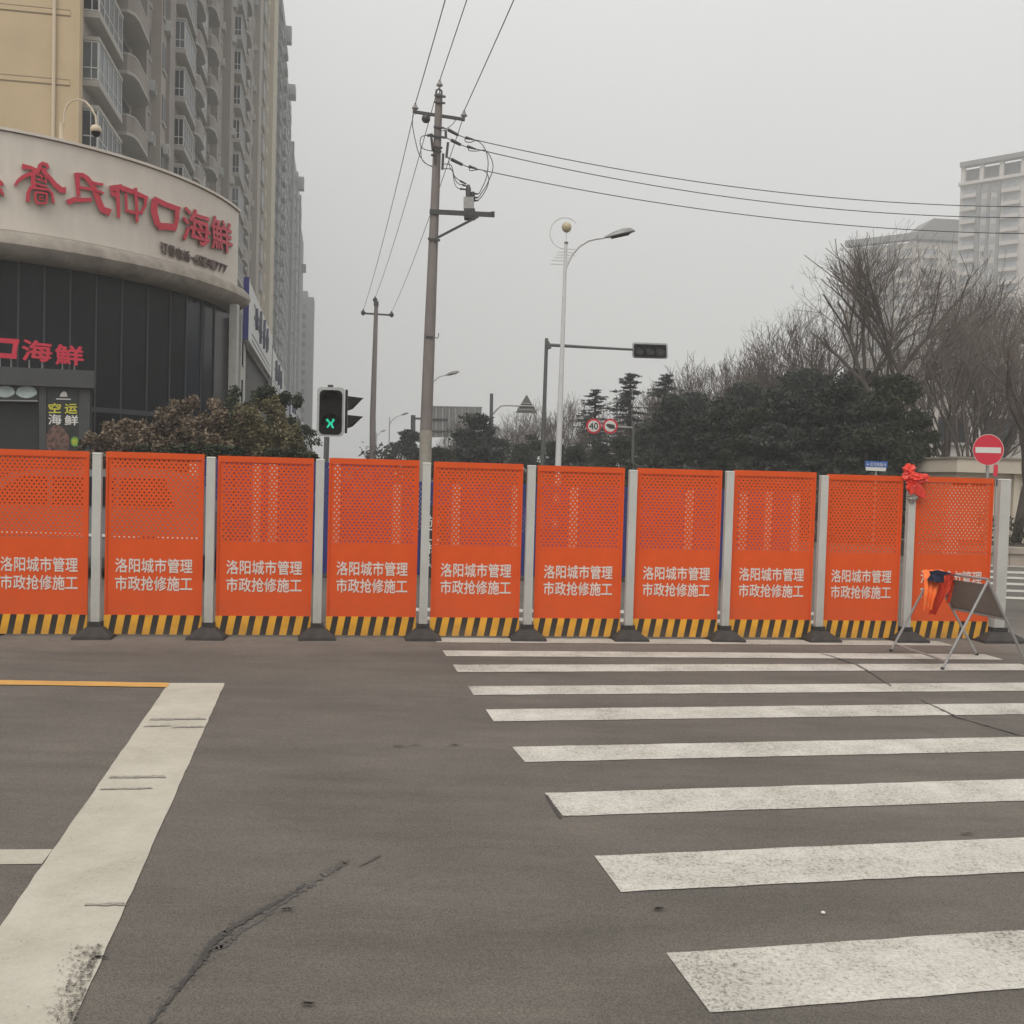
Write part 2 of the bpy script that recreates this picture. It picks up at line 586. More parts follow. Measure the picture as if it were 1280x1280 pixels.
class MB:
    def __init__(s):
        s.v, s.f, s.m = [], [], []

    def add(s, vs, fs, mi=0):
        b = len(s.v)
        s.v += [tuple(x) for x in vs]
        s.f += [tuple(b + i for i in f) for f in fs]
        s.m += [mi] * len(fs)
        return s

    def box(s, c, d, rz=0.0, mi=0, R=None):
        hx, hy, hz = d[0] / 2, d[1] / 2, d[2] / 2
        R = R or Matrix.Rotation(rz, 3, 'Z')
        c = Vector(c)
        vs = [c + R @ Vector((x * hx, y * hy, z * hz)) for z in (-1, 1) for y in (-1, 1) for x in (-1, 1)]
        return s.add(vs, [(0, 2, 3, 1), (4, 5, 7, 6), (0, 1, 5, 4), (2, 6, 7, 3), (0, 4, 6, 2), (1, 3, 7, 5)], mi)

    def bx(s, x0, x1, y0, y1, z0, z1, mi=0):
        return s.box(((x0 + x1) / 2, (y0 + y1) / 2, (z0 + z1) / 2), (x1 - x0, y1 - y0, z1 - z0), 0, mi)

    def frust(s, c, d0, d1, h, rz=0.0, mi=0):
        R = Matrix.Rotation(rz, 3, 'Z')
        c = Vector(c)
        vs = []
        for z, d in ((0, d0), (h, d1)):
            vs += [c + R @ Vector((x * d[0] / 2, y * d[1] / 2, z)) for x, y in ((-1, -1), (1, -1), (1, 1), (-1, 1))]
        return s.add(vs, [(0, 3, 2, 1), (4, 5, 6, 7)] + [(i, (i + 1) % 4, 4 + (i + 1) % 4, 4 + i) for i in range(4)], mi)

    def bar(s, p0, p1, w, h, up=(0, 0, 1), mi=0):
        p0, p1 = Vector(p0), Vector(p1)
        d = (p1 - p0).normalized()
        a = d.cross(Vector(up))
        if a.length < 1e-4:
            a = d.cross(Vector((0, 1, 0)))
        a.normalize()
        b = a.cross(d)
        vs = [p + a * (i * w / 2) + b * (j * h / 2) for p in (p0, p1) for i, j in ((-1, -1), (1, -1), (1, 1), (-1, 1))]
        return s.add(vs, [(0, 3, 2, 1), (4, 5, 6, 7)] + [(i, (i + 1) % 4, 4 + (i + 1) % 4, 4 + i) for i in range(4)], mi)

    def tube(s, pts, rad, n=8, mi=0, cap=True):
        pts = [Vector(p) for p in pts]
        if isinstance(rad, (int, float)):
            rad = [rad] * len(pts)
        vs, fs = [], []
        a = None
        for i, p in enumerate(pts):
            d = (pts[min(i + 1, len(pts) - 1)] - pts[max(i - 1, 0)])
            d = d.normalized() if d.length > 1e-9 else Vector((0, 0, 1))
            if a is None:
                a = d.orthogonal().normalized()
            else:
                a = (a - d * a.dot(d)).normalized()
            b = d.cross(a)
            for k in range(n):
                t = 2 * PI * k / n
                vs.append(p + (a * math.cos(t) + b * math.sin(t)) * rad[i])
        for i in range(len(pts) - 1):
            for k in range(n):
                fs.append((i * n + k, i * n + (k + 1) % n, (i + 1) * n + (k + 1) % n, (i + 1) * n + k))
        if cap:
            fs.append(tuple(reversed(range(n))))
            fs.append(tuple((len(pts) - 1) * n + k for k in range(n)))
        return s.add(vs, fs, mi)

    def lathe(s, c, prof, n=14, axis=(0, 0, 1), mi=0):
        c = Vector(c)
        ax = Vector(axis).normalized()
        return s.tube([c + ax * z for r, z in prof], [max(r, 1e-4) for r, z in prof], n, mi)

    def prism(s, poly, h0, h1, mi=0, fn=None):
        """polygon of 2-D points swept from h0 to h1; fn(x, y, h) gives the world point"""
        n = len(poly)
        vs = [fn(x, y, h0) for x, y in poly] + [fn(x, y, h1) for x, y in poly]
        return s.add(vs, [tuple(reversed(range(n))), tuple(range(n, 2 * n))] +
                     [(i, (i + 1) % n, n + (i + 1) % n, n + i) for i in range(n)], mi)

    def mesh(s, name, mats, smooth=False, fr=None):
        me = bpy.data.meshes.new(name)
        vs = s.v
        if fr:
            L, rz = fr
            ca, sa = math.cos(-rz), math.sin(-rz)
            vs = [((x - L.x) * ca - (y - L.y) * sa, (x - L.x) * sa + (y - L.y) * ca, z - L.z) for x, y, z in vs]
        me.from_pydata(vs, [], s.f)
        for m in (mats if isinstance(mats, (list, tuple)) else [mats]):
            me.materials.append(m)
        me.polygons.foreach_set("material_index", s.m)
        if smooth:
            me.polygons.foreach_set("use_smooth", [True] * len(me.polygons))
            try:
                me.set_sharp_from_angle(angle=math.radians(40))
            except Exception:
                pass
        me.update()
        return me

    def build(s, name, mats, parent=None, smooth=False, local=False):
        fr = None if (local or parent is None) else FR[parent.name]
        me = s.mesh(name, mats, smooth, fr)
        return link(name, me, parent)


def link(name, me, parent=None, loc=None, rz=None, scale=None):
    o = bpy.data.objects.new(name, me)
    C.objects.link(o)
    if parent is not None:
        o.parent = parent
        FR[o.name] = FR[parent.name]
    else:
        FR[o.name] = (Vector((0, 0, 0)), 0.0)
    if loc is not None:
        o.location = loc
    if rz is not None:
        o.rotation_euler = (0, 0, rz)
    if scale is not None:
        o.scale = scale
    return o


def struct(o):
    o["kind"] = "structure"
    return o


def stuff(o, label=None):
    o["kind"] = "stuff"
    if label:
        o["label"] = label
    return o


def kids(o):
    return [c for c in bpy.data.objects if c.parent == o]


def np_mesh(name, verts, faces, m):
    me = bpy.data.meshes.new(name)
    n = faces.shape[1]
    me.vertices.add(len(verts))
    me.vertices.foreach_set("co", verts.astype(np.float32).ravel())
    me.loops.add(faces.size)
    me.loops.foreach_set("vertex_index", faces.astype(np.int32).ravel())
    me.polygons.add(len(faces))
    me.polygons.foreach_set("loop_start", np.arange(0, faces.size, n, dtype=np.int32))
    me.polygons.foreach_set("loop_total", np.full(len(faces), n, dtype=np.int32))
    me.update(calc_edges=True)
    me.materials.append(m)
    return me


_TX = {}


def text_geo(txt, extrude=0.0, offset=0.0):
    """vertices and faces of a line of lettering, scaled so that its box is 0..1 by 0..1"""
    k = (txt, extrude, offset)
    if k in _TX:
        return _TX[k]
    cu = bpy.data.curves.new("lettering", 'FONT')
    cu.body = txt
    cu.size = 1.0
    cu.offset = offset
    cu.extrude = extrude
    cu.resolution_u = 3
    ob = bpy.data.objects.new("lettering", cu)
    C.objects.link(ob)
    bpy.context.view_layer.update()
    dg = bpy.context.evaluated_depsgraph_get()
    me = ob.evaluated_get(dg).to_mesh()
    vs = [v.co.copy() for v in me.vertices]
    fs = [tuple(p.vertices) for p in me.polygons]
    nz = [abs(p.normal.z) > 0.5 for p in me.polygons]
    bpy.data.objects.remove(ob)
    bpy.data.curves.remove(cu)
    x0 = min(v.x for v in vs)
    x1 = max(v.x for v in vs)
    y0 = min(v.y for v in vs)
    y1 = max(v.y for v in vs)
    out = [((v.x - x0) / (x1 - x0), (v.y - y0) / (y1 - y0), v.z) for v in vs]
    _TX[k] = (out, fs, nz, (x1 - x0) / (y1 - y0))
    return _TX[k]


def put_text(mb, txt, fn, offset=0.0, mi=0, extrude=0.0, mi_side=None):
    """lettering; offset > 0 makes it bold by laying shifted copies a hair apart in depth"""
    vs, fs, nz, asp = text_geo(txt, extrude, 0.0)
    sh = [(0, 0)] if offset <= 0 else [(-1, 0), (1, 0), (0, 1), (0, -1)]
    for k, (sx, sy) in enumerate(sh):
        b = len(mb.v)
        ox, oy = sx * offset / max(asp, 1e-3), sy * offset
        e = .0006 * k if extrude == 0 else .004 * k
        mb.v += [tuple(fn(x + ox, y + oy, z + (e if (z > 0 or extrude == 0) else 0))) for x, y, z in vs]
        mb.f += [tuple(b + i for i in f) for f in fs]
        mb.m += [mi if (f or mi_side is None) else mi_side for f in nz]


# ------------------------------------------------------------------ haze air (needs only the extents)
hz = MB()
hz.bx(-190, 260, -25, 560, -1.0, 93)
air = mat_air = bpy.data.materials.new("haze_air")
air.use_nodes = True
air.node_tree.nodes.clear()
_o = air.node_tree.nodes.new("ShaderNodeOutputMaterial")
_v = air.node_tree.nodes.new("ShaderNodeVolumePrincipled")
_v.inputs["Color"].default_value = (.925, .94, .94, 1)
_v.inputs["Density"].default_value = 0.0018
_v.inputs["Anisotropy"].default_value = 0.0
air.node_tree.links.new(_v.outputs[0], _o.inputs["Volume"])
haze = stuff(hz.build("haze", air), "pale winter haze filling the street")
haze.display_type = 'WIRE'

# ------------------------------------------------------------------ ground, road and markings
g = MB()
g.add([(-1500, -200, 0), (1500, -200, 0), (1500, 3000, 0), (-1500, 3000, 0)], [(0, 1, 2, 3)])
struct(g.build("ground", mat("bare_ground", (.14, .125, .105), .95, var=.2, scale=.4)))
ASPH = asphalt()
g = MB()
g.add([(-60, -15, .004), (70, -15, .004), (70, 21.9, .004), (-60, 15.0, .004)], [(0, 1, 2, 3)])
road = struct(g.build("road", ASPH))
# the side street that runs on beyond the works
g = MB()
g.add([(-3.4, 18.2, .004), (9.5, 18.9, .004), (-40, 300, .004), (-62, 300, .004)], [(0, 1, 2, 3)])
struct(g.build("side_street", ASPH))

WPAINT = road_paint("worn_white_road_paint", (.545, .52, .47), .55)
WPAINT2 = road_paint("fresh_white_road_paint", (.455, .425, .36), .15)
YPAINT = road_paint("yellow_road_paint", (.56, .31, .09), -.1, (.25, .16, .08))


def strip(corners, z, jit=0.004, step=0.12, seed=1):
    """flat marking sheet between four ground corners with slightly ragged long edges"""
    r = random.Random(seed)
    a0, b0, b1, a1 = [Vector(c) for c in corners]    # near-left, near-right, far-right, far-left
    n = max(2, int((b0 - a0).length / step))
    vs, fs = [], []
    for i in range(n + 1):
        t = i / n
        p = a0.lerp(b0, t)
        q = a1.lerp(b1, t)
        d = (q - p).normalized()
        p = p + d * r.uniform(-jit, jit)
        q = q + d * r.uniform(-jit, jit)
        vs += [(p.x, p.y, z), (q.x, q.y, z)]
    for i in range(n):
        fs.append((2 * i, 2 * i + 2, 2 * i + 3, 2 * i + 1))
    return vs, fs


near = [((888, 1269), (833, 1194)), ((776, 1117), (743, 1072)), ((704, 1022), (681, 993)), ((656, 954), (640, 935)),
        ((617, 903), (607, 888)), ((592, 870), (585, 859)), ((572, 841), (566, 832)), ((558, 821), (553, 814))]
sdir = Vector((1, 0.19, 0)).normalized()
slen = 5.45
for i, (bl, tl) in enumerate(near):
    a = G(*bl)
    b = G(*tl)
    k = Vector((1, 0.195 - 0.006 * i, 0)).normalized()
    if i == 7:
        k = Vector((1, 0.12, 0)).normalized()
    mb = MB()
    mb.add(*strip((a, a + k * slen, b + k * slen, b), .008, seed=i))
    mb.build("crosswalk_stripe", WPAINT, road)
# stripes running on under the barrier and behind it
dv = G(*near[7][0]) - G(*near[6][0])
for i in range(1, 5):
    a = G(*near[7][0]) + dv * i
    b = G(*near[7][1]) + dv * i
    k = Vector((1, 0.13, 0)).normalized()
    mb = MB()
    mb.add(*strip((a, a + k * slen, b + k * slen, b), .008, seed=20 + i))
    mb.build("crosswalk_stripe", WPAINT, road)
mb = MB()
a, b, c, d = G(0, 1160), G(92, 1280), G(281, 855), G(211, 855)
ext = (a - d).normalized()
ext2 = (b - c).normalized()
mb.add(*strip((a + ext * 1.6, d, c, b + ext2 * 1.0), .008, jit=.003, seed=31))
mb.build("stop_line", WPAINT2, road)
mb = MB()
mb.add(*strip((G(0, 860.5) + Vector((-6, -.25, 0)), G(209, 860.5), G(212, 855), G(0, 854.5) + Vector((-6, -.25, 0))), .010, seed=32))
mb.build("yellow_edge_line", YPAINT, road)
mb = MB()
mb.add(*strip((G(0, 1083) + Vector((-4, -.4, 0)), G(52, 1082), G(66, 1063), G(0, 1064) + Vector((-4, -.4, 0))), .007, seed=33))
mb.build("lane_line", WPAINT2, road)
# dark scuff lines across the stop line
for (x0, x1, y, th) in ((186, 258, 898, 2), (214, 256, 908, 1.6), (135, 208, 970, 2.6), (124, 192, 985, 1.6), (104, 158, 1129, 3), (178, 215, 907, 1.2)):
    mb = MB()
    mb.add(*strip((G(x0, y + th, .012), G(x1, y + th - 1, .012), G(x1 - 3, y - 1, .012), G(x0 + 4, y, .012)), .012, jit=.006, step=.02, seed=int(y)))
    mb.build("scuff_mark", SCUFF, road)


g_ = random.Random(78)


def crack(pts, widths, z, m, seed=3, name="tar_crack"):
    r = random.Random(seed)
    P = [G(x, y, z) for x, y in pts]
    fine, wf = [], []
    for i in range(len(P) - 1):
        for k in range(18):
            t = k / 18
            p = P[i].lerp(P[i + 1], t)
            fine.append(p + Vector((r.uniform(-1, 1), r.uniform(-1, 1), 0)) * .004)
            wf.append((widths[i] * (1 - t) + widths[i + 1] * t) * r.uniform(.35, 1.3))
    vs, fs = [], []
    for i in range(len(fine)):
        d = fine[min(i + 1, len(fine) - 1)] - fine[max(0, i - 1)]
        n = Vector((-d.y, d.x, 0)).normalized()
        vs += [fine[i] + n * wf[i] / 2, fine[i] - n * wf[i] / 2]
    for v in vs:
        v.z = z
    for i in range(len(fine) - 1):
        fs.append((2 * i, 2 * i + 1, 2 * i + 3, 2 * i + 2))
    mb = MB()
    mb.add(vs, fs)
    return mb.build(name, m, road)


crack([(170, 1300), (190, 1275), (215, 1245), (240, 1215), (256, 1195), (264, 1180), (285, 1162), (330, 1136), (366, 1116), (384, 1103)],
      [.010, .012, .014, .020, .028, .03, .030, .026, .018, .010], .0085, TAR)
crack([(330, 1142), (366, 1118), (400, 1096), (425, 1082), (437, 1074)], [.03, .05, .045, .03, .015], .0065, TAR2, 5)
crack([(262, 1188), (280, 1182), (300, 1165), (345, 1138)], [.015, .03, .02, .008], .0065, TAR2, 6)
crack([(450, 1082), (466, 1074), (477, 1068)], [.008, .016, .006], .0085, TAR2, 7)
crack([(1000, 810), (1040, 820), (1068, 829), (1092, 842), (1115, 858)], [.01, .02, .03, .02, .012], .0135, TAR3, 8)
crack([(1150, 873), (1165, 881), (1195, 895), (1230, 905), (1290, 922)], [.012, .02, .026, .03, .03], .0135, TAR3, 9)
mb = MB()
for (x0, y0), (x1, y1) in (((190, 1275), (256, 1195)), ((256, 1195), (285, 1162)), ((285, 1162), (366, 1116)), ((366, 1116), (437, 1076))):
    for _ in range(110):
        p = G(x0 + (x1 - x0) * g_.random(), y0 + (y1 - y0) * g_.random(), .0078)
        f_ = g_.random()
        p = G(x0, y0, .0078).lerp(G(x1, y1, .0078), f_) + Vector((g_.gauss(0, .022), g_.gauss(0, .022), 0))
        a = g_.uniform(0, PI)
        l, w = g_.uniform(.002, .008), g_.uniform(.001, .004)
        u_, v_ = Vector((math.cos(a), math.sin(a), 0)), Vector((-math.sin(a), math.cos(a), 0))
        mb.add([p + u_ * l, p + v_ * w, p - u_ * l, p - v_ * w], [(0, 1, 2, 3)])
stuff(mb.build("crack_crumbs", TAR2, road))
for (x, y, w) in ((752, 0, 0), (560, 931, .10), (510, 931, .12), (376, 1254, .07), (118, 1196, .02), (350, 1136, .02), (815, 1136, .05), (490, 932, .06), (1200, 1042, .05)):
    if y:
        crack([(x, y), (x + 8, y - 1), (x + 18, y)], [.006, .018, .004], .0145, TAR3, x)
mb = MB()
mb.add([G(685, 994, .0105), G(703, 1022, .0105), G(699, 1022, .0105), G(681, 993, .0105)], [(0, 1, 2, 3)])
mb.build("tar_edge", TAR, road)
mb = MB()
p = G(1029, 1141, .01)
mb.lathe(p, [(.009, 0), (.008, .004), (.003, .007)], 7)
tag(mb.build("pebble", mat("pale_pebble", (.6, .58, .55))), "tiny pale pebble on the asphalt between two crosswalk stripes", "pebble")

g_ = random.Random(77)
mb = MB()
for _ in range(620):
    t_ = g_.random() ** 1.6
    e0, e1 = G(128, 1180, .013), G(92, 1280, .013)
    p = e0.lerp(e1, g_.random() * 1.05) + Vector((-1, -.1, 0)) * (abs(g_.gauss(0, .042)) + .0)
    a = g_.uniform(0, PI)
    l, w = g_.uniform(.002, .011), g_.uniform(.001, .0032)
    u_, v_ = Vector((math.cos(a), math.sin(a), 0)), Vector((-math.sin(a), math.cos(a), 0))
    mb.add([p + u_ * l, p + v_ * w, p - u_ * l, p - v_ * w], [(0, 1, 2, 3)])
stuff(mb.build("worn_paint_flecks", FLECK, road))

# second crossing and the planter edge at the right
for i in range(6):
    yy = 703.5 + [0, 8, 15, 22.5, 31, 40][i]
    k = Vector((1, .02, 0))
    a = G(1180, yy + 2.8)
    b = G(1180, yy)
    mb = MB()
    mb.add(*strip((a, a + Vector((6, -.5, 0)), b + Vector((6, -.5, 0)), b), .008, seed=40 + i))
    mb.build("far_crosswalk_stripe", WPAINT, road)

# ------------------------------------------------------------------ perforated sheets


def perforated(w, h, cols, rows, d, t=0.003):
    """staggered grid of octagonal holes in a sheet; x -w/2..w/2, z 0..h, thickness t in y"""
    dx = w / (cols + 0.5)
    dz = h / rows
    vs, fs = [], []
    oct_ = [(math.cos(PI / 8 + k * PI / 4) * d / 2, math.sin(PI / 8 + k * PI / 4) * d / 2) for k in range(8)]

    def quad(x0, x1, z0, z1):
        for y, rev in ((-t / 2, False), (t / 2, True)):
            b = len(vs)
            vs.extend([(x0, y, z0), (x1, y, z0), (x1, y, z1), (x0, y, z1)])
            fs.append((b, b + 1, b + 2, b + 3) if not rev else (b + 3, b + 2, b + 1, b))
    for r in range(rows):
        z0, z1 = r * dz, (r + 1) * dz
        off = 0.0 if r % 2 else dx / 2
        if off:
            quad(-w / 2, -w / 2 + off, z0, z1)
        else:
            quad(w / 2 - dx / 2, w / 2, z0, z1)
        for c in range(cols):
            x0 = -w / 2 + off + c * dx
            x1 = x0 + dx
            cx, cz = (x0 + x1) / 2, (z0 + z1) / 2
            b = len(vs)
            for y in (-t / 2, t / 2):
                vs.extend([(x0, y, z0), (x1, y, z0), (x1, y, z1), (x0, y, z1)])
                vs.extend([(cx + ox, y, cz + oz) for ox, oz in oct_])
            # octagon k: 0=22deg(E-NE) 1=67 2=112 3=157 4=202 5=247 6=292 7=337
            tri = [(1, 2, 4), (1, 4, 11), (2, 5, 4), (2, 3, 6, 5), (3, 7, 6), (3, 0, 8, 7), (0, 9, 8), (0, 10, 9), (0, 1, 10), (1, 11, 10)]
            for f in tri:
                fs.append(tuple(b + i for i in f))
                fs.append(tuple(b + 12 + i for i in reversed(f)))
            for k in range(8):
                k2 = (k + 1) % 8
                fs.append((b + 4 + k, b + 4 + k2, b + 16 + k2, b + 16 + k))
    # rim
    for x in (-w / 2, w / 2):
        b = len(vs)
        vs.extend([(x, -t / 2, 0), (x, t / 2, 0), (x, t / 2, h), (x, -t / 2, h)])
        fs.append((b, b + 1, b + 2, b + 3))
    return vs, fs


# ------------------------------------------------------------------ the orange barrier
FA, FB = G(119, 796), G(1246, 801)
fdir = (FB - FA).normalized()
frz = math.atan2(fdir.y, fdir.x)


def on_line(px, A=FA, B=FB):
    """point of the ground line A-B seen in image column px"""
    lo, hi = -3.0, 4.0
    d = B - A

    def col(t):
        p = A + d * t - CAMP
        return 640 + FPX * p.dot(_right) / p.dot(_fwd)
    for _ in range(50):
        mid = (lo + hi) / 2
        if col(mid) < px:
            lo = mid
        else:
            hi = mid
    return A + d * lo


PH = 1.79                                   # panel height
pv, pf = perforated(.80, .775, 18, 25, .0168)


def panel_meshes():
    # local frame: x along barrier, z up, panel centre at x = 0, faces -y
    d = {}
    w = .875
    t = .0175
    mb = MB()
    mb.add([(x, y, z + .955) for x, y, z in pv], pf)
    d["perforated_sheet"] = (mb.mesh("perforated_sheet", ORANGE), "perforated_sheet")
    mb = MB()
    mb.bx(-w / 2 + t, w / 2 - t, -.002, .002, .215, .953)
    d["solid_sheet"] = (mb.mesh("solid_sheet", ORANGE), "solid_sheet")
    mb = MB()
    mb.bx(-w / 2, -w / 2 + t + .002, -.012, .012, .03, PH)
    mb.bx(w / 2 - t - .002, w / 2, -.012, .012, .03, PH)
    mb.bx(-w / 2 + t + .002, w / 2 - t - .002, -.012, .012, 1.731, PH)
    mb.bx(-w / 2 + t + .002, -.40, -.0016, .0016, .955, 1.731)
    mb.bx(.40, w / 2 - t - .002, -.0016, .0016, .955, 1.731)
    d["edge_frame"] = (mb.mesh("edge_frame", ORANGE), "edge_frame")
    mb = MB()
    mb.bx(-w / 2 - .001, w / 2 + .001, -.0155, .003, .028, .2145)
    d["hazard_band"] = (mb.mesh("hazard_band", HAZARD), "hazard_band")
    for line, z0 in (("洛阳城市管理", .628), ("市政抢修施工", .455)):
        mb = MB()
        put_text(mb, line, lambda x, y, z, z0=z0: (-.345 + x * .690, -.0042 - z, z0 + y * .138), offset=.018)
        d[line] = (mb.mesh("lettering", PRINT), "lettering")
    return d


PM = panel_meshes()
post_px = [-25, 120, 261, 396, 528, 658, 784, 904, 1021, 1130, 1245]
pan_px = [(-9, 113), (134, 256), (273, 392), (411, 523), (541, 652), (670, 778), (794, 899), (914, 1016), (1030, 1124), (1141, 1237)]
pan_lab = ["cut off by the left edge, before the dark grey car",
           "between the two leftmost white posts, below brown bushes",
           "left of the pedestrian signal, third from left",
           "directly right of the pedestrian signal pole",
           "directly right of the tall utility pole",
           "in front of the white street lamp pole",
           "seventh from the left, below the evergreen trees",
           "eighth from the left, two left of the red film",
           "directly left of the post tied with red film",
           "at the right end, behind the folding trestle"]
ordn = ["first", "second", "third", "fourth", "fifth", "sixth", "seventh", "eighth", "ninth", "tenth"]
for i, (x0, x1) in enumerate(pan_px):
    # bottom corners of the panel lie a little left of the top ones in the tilted picture
    a = on_line(x0 - 4)
    b = on_line(x1 - 4)
    c = (a + b) / 2
    wd = (b - a).length
    rz = frz + rnd.uniform(-.012, .012)
    t = thing("orange_barrier", "orange lettered barrier panel " + pan_lab[i], "barrier panel",
              (c.x, c.y, 0.0), rz, "orange barrier panels across the road")
    t.scale = (wd / .875, 1, 1 + [0, .003, -.002, .004, 0, -.004, -.003, .002, -.006, -.004][i])
    for k, (me, nm) in PM.items():
        o = link(nm, me, t)

def post_meshes():
    tube = MB()
    tube.bx(-.041, .041, -.03, .03, .075, 1.765)
    cap = MB()
    cap.frust((0, 0, 1.7655), (.088, .066), (.074, .052), .012)
    base = MB()
    base.frust((0, 0, .001), (.36, .40), (.35, .39), .028)
    base.frust((0, 0, .029), (.345, .385), (.15, .17), .075)
    collar = MB()
    collar.bx(-.062, .062, -.045, .045, .1045, .150)
    return tube.mesh("post_tube", WHITE_POST), cap.mesh("post_cap", WHITE_POST), base.mesh("rubber_base", RUBBER), collar.mesh("rubber_collar", RUBBER)


pmt, pmc, pmb, pml = post_meshes()
post_lab = ["leftmost white barrier post, just outside the left edge of the photo",
            "white barrier post between the two leftmost orange panels",
            "white barrier post second from the left, below the restaurant's pale corner column",
            "white barrier post in front of the pedestrian signal pole",
            "white barrier post in front of the tall utility pole",
            "white barrier post just left of the panel before the white street lamp",
            "white barrier post sixth from the left, right of the white street lamp",
            "white barrier post below the evergreen trees, seventh from the left",
            "white barrier post just left of the panel below the blue street name sign",
            "white barrier post tied with red film at its top",
            "white barrier post at the right end of the row, below the no entry sign"]
for i, px in enumerate(post_px):
    p = on_line(px)
    p = p + Vector((fdir.y, -fdir.x, 0)) * .02
    t = thing("barrier_stanchion", post_lab[i], "post", (p.x, p.y, .004), frz + rnd.uniform(-.03, .03), "white posts holding the orange barrier")
    t.scale = (1.5 if i == 10 else 1.0, 1, [1, 1, .995, 1, .998, 1, .99, 1, .99, .985, 1][i])
    link("post_tube", pmt, t)
    link("post_cap", pmc, t)
    b = link("rubber_base", pmb, t, rz=rnd.uniform(-.06, .06))
    link("rubber_collar", pml, t)

# red film knotted on the ninth post
kp = on_line(1130) + Vector((0, -.04, 0))
kn = thing("red_film_bundle", "crumpled red plastic film knotted round the top of a white barrier post", "plastic film", (kp.x, kp.y, 1.5), frz)


def crumple(cx, cz, rx, rz_, ry, seed, n=14, y0=0):
    r = random.Random(seed)
    mb = MB()
    vs, fs = [], []
    for i in range(n + 1):
        la = PI * i / n
        for j in range(n):
            lo = 2 * PI * j / n
            q = 1 + r.uniform(-.28, .28) + .18 * math.sin(3 * lo + seed) * math.sin(la)
            vs.append((cx + rx * q * math.sin(la) * math.cos(lo), y0 + ry * q * math.sin(la) * math.sin(lo), cz + rz_ * q * math.cos(la)))
    for i in range(n):
        for j in range(n):
            fs.append((i * n + j, i * n + (j + 1) % n, (i + 1) * n + (j + 1) % n, (i + 1) * n + j))
    mb.add(vs, fs)
    return mb


crumple(-.045, .32, .065, .085, .06, 4).build("film_loop", REDBAG, kn, local=True)
crumple(.045, .26, .10, .052, .06, 9, y0=-.03).build("film_fold", REDBAG, kn, local=True)
crumple(-.01, .21, .055, .09, .06, 11, y0=-.01).build("film_knot", REDBAG, kn, local=True)
mb = MB()
r_ = random.Random(5)
pts = [(-.02, .22), (.05, .24), (.12, .12), (.115, .045), (.05, .06), (0, .10), (-.05, .08), (-.06, .16)]
mb.prism(pts, -.055, -.035, fn=lambda x, y, h: (x, h + .25 * math.sin(x * 30) * .06, y))
mb.build("film_tail", REDBAG, kn, local=True)
crumple(0, .055, .055, .055, .045, 21, y0=-.01).build("clear_wrap", CLEARBAG, kn, local=True)

# ------------------------------------------------------------------ folding trestle with cloths
A1, A2 = G(1113.6, 815), G(1178, 838)
B1, B2 = G(1221, 820), G(1286, 838)
T1, T2 = W(1166, 716, (A1.y + B1.y) / 2), W(1235, 726, (A2.y + B2.y) / 2)
o = (A1 + A2 + B1 + B2) / 4
tr = thing("folding_trestle", "grey steel folding sign trestle seen from behind, open at the right end of the barrier", "trestle", (o.x, o.y, 0), 0)
for p, q in ((T1, A1), (T2, A2), (T1, B1), (T2, B2)):
    MB().tube([p, q + Vector((0, 0, .012))], .0125, 8).build("leg", GALV, tr, smooth=True)
    MB().tube([q + Vector((0, 0, .03)), q + Vector((0, 0, .004))], .017, 8).build("foot_cap", RUBBER, tr)
MB().tube([T1 + Vector((0, 0, .012)), T2 + Vector((0, 0, .012))], .013, 8).build("ridge_tube", GALV, tr, smooth=True)
MB().tube([A1.lerp(T1, .1), A2.lerp(T2, .1)], .0095, 8).build("cross_tube", GALV, tr, smooth=True)
bu, bl_ = .06, .43
q = [T1.lerp(B1, bu), T2.lerp(B2, bu), T2.lerp(B2, bl_), T1.lerp(B1, bl_)]
nrm = (q[1] - q[0]).cross(q[3] - q[0]).normalized()
if nrm.y > 0:
    nrm = -nrm
mb = MB()
back = [x - nrm * .018 for x in q]
front = [x - nrm * .014 for x in q]
mb.add(back + front, [(0, 1, 2, 3), (7, 6, 5, 4), (0, 4, 5, 1), (1, 5, 6, 2), (2, 6, 7, 3), (3, 7, 4, 0)])
mb.build("sign_board", BOARDGREY, tr)
MB().tube([q[3], q[2]], .011, 8).build("board_rail", GALV, tr, smooth=True)


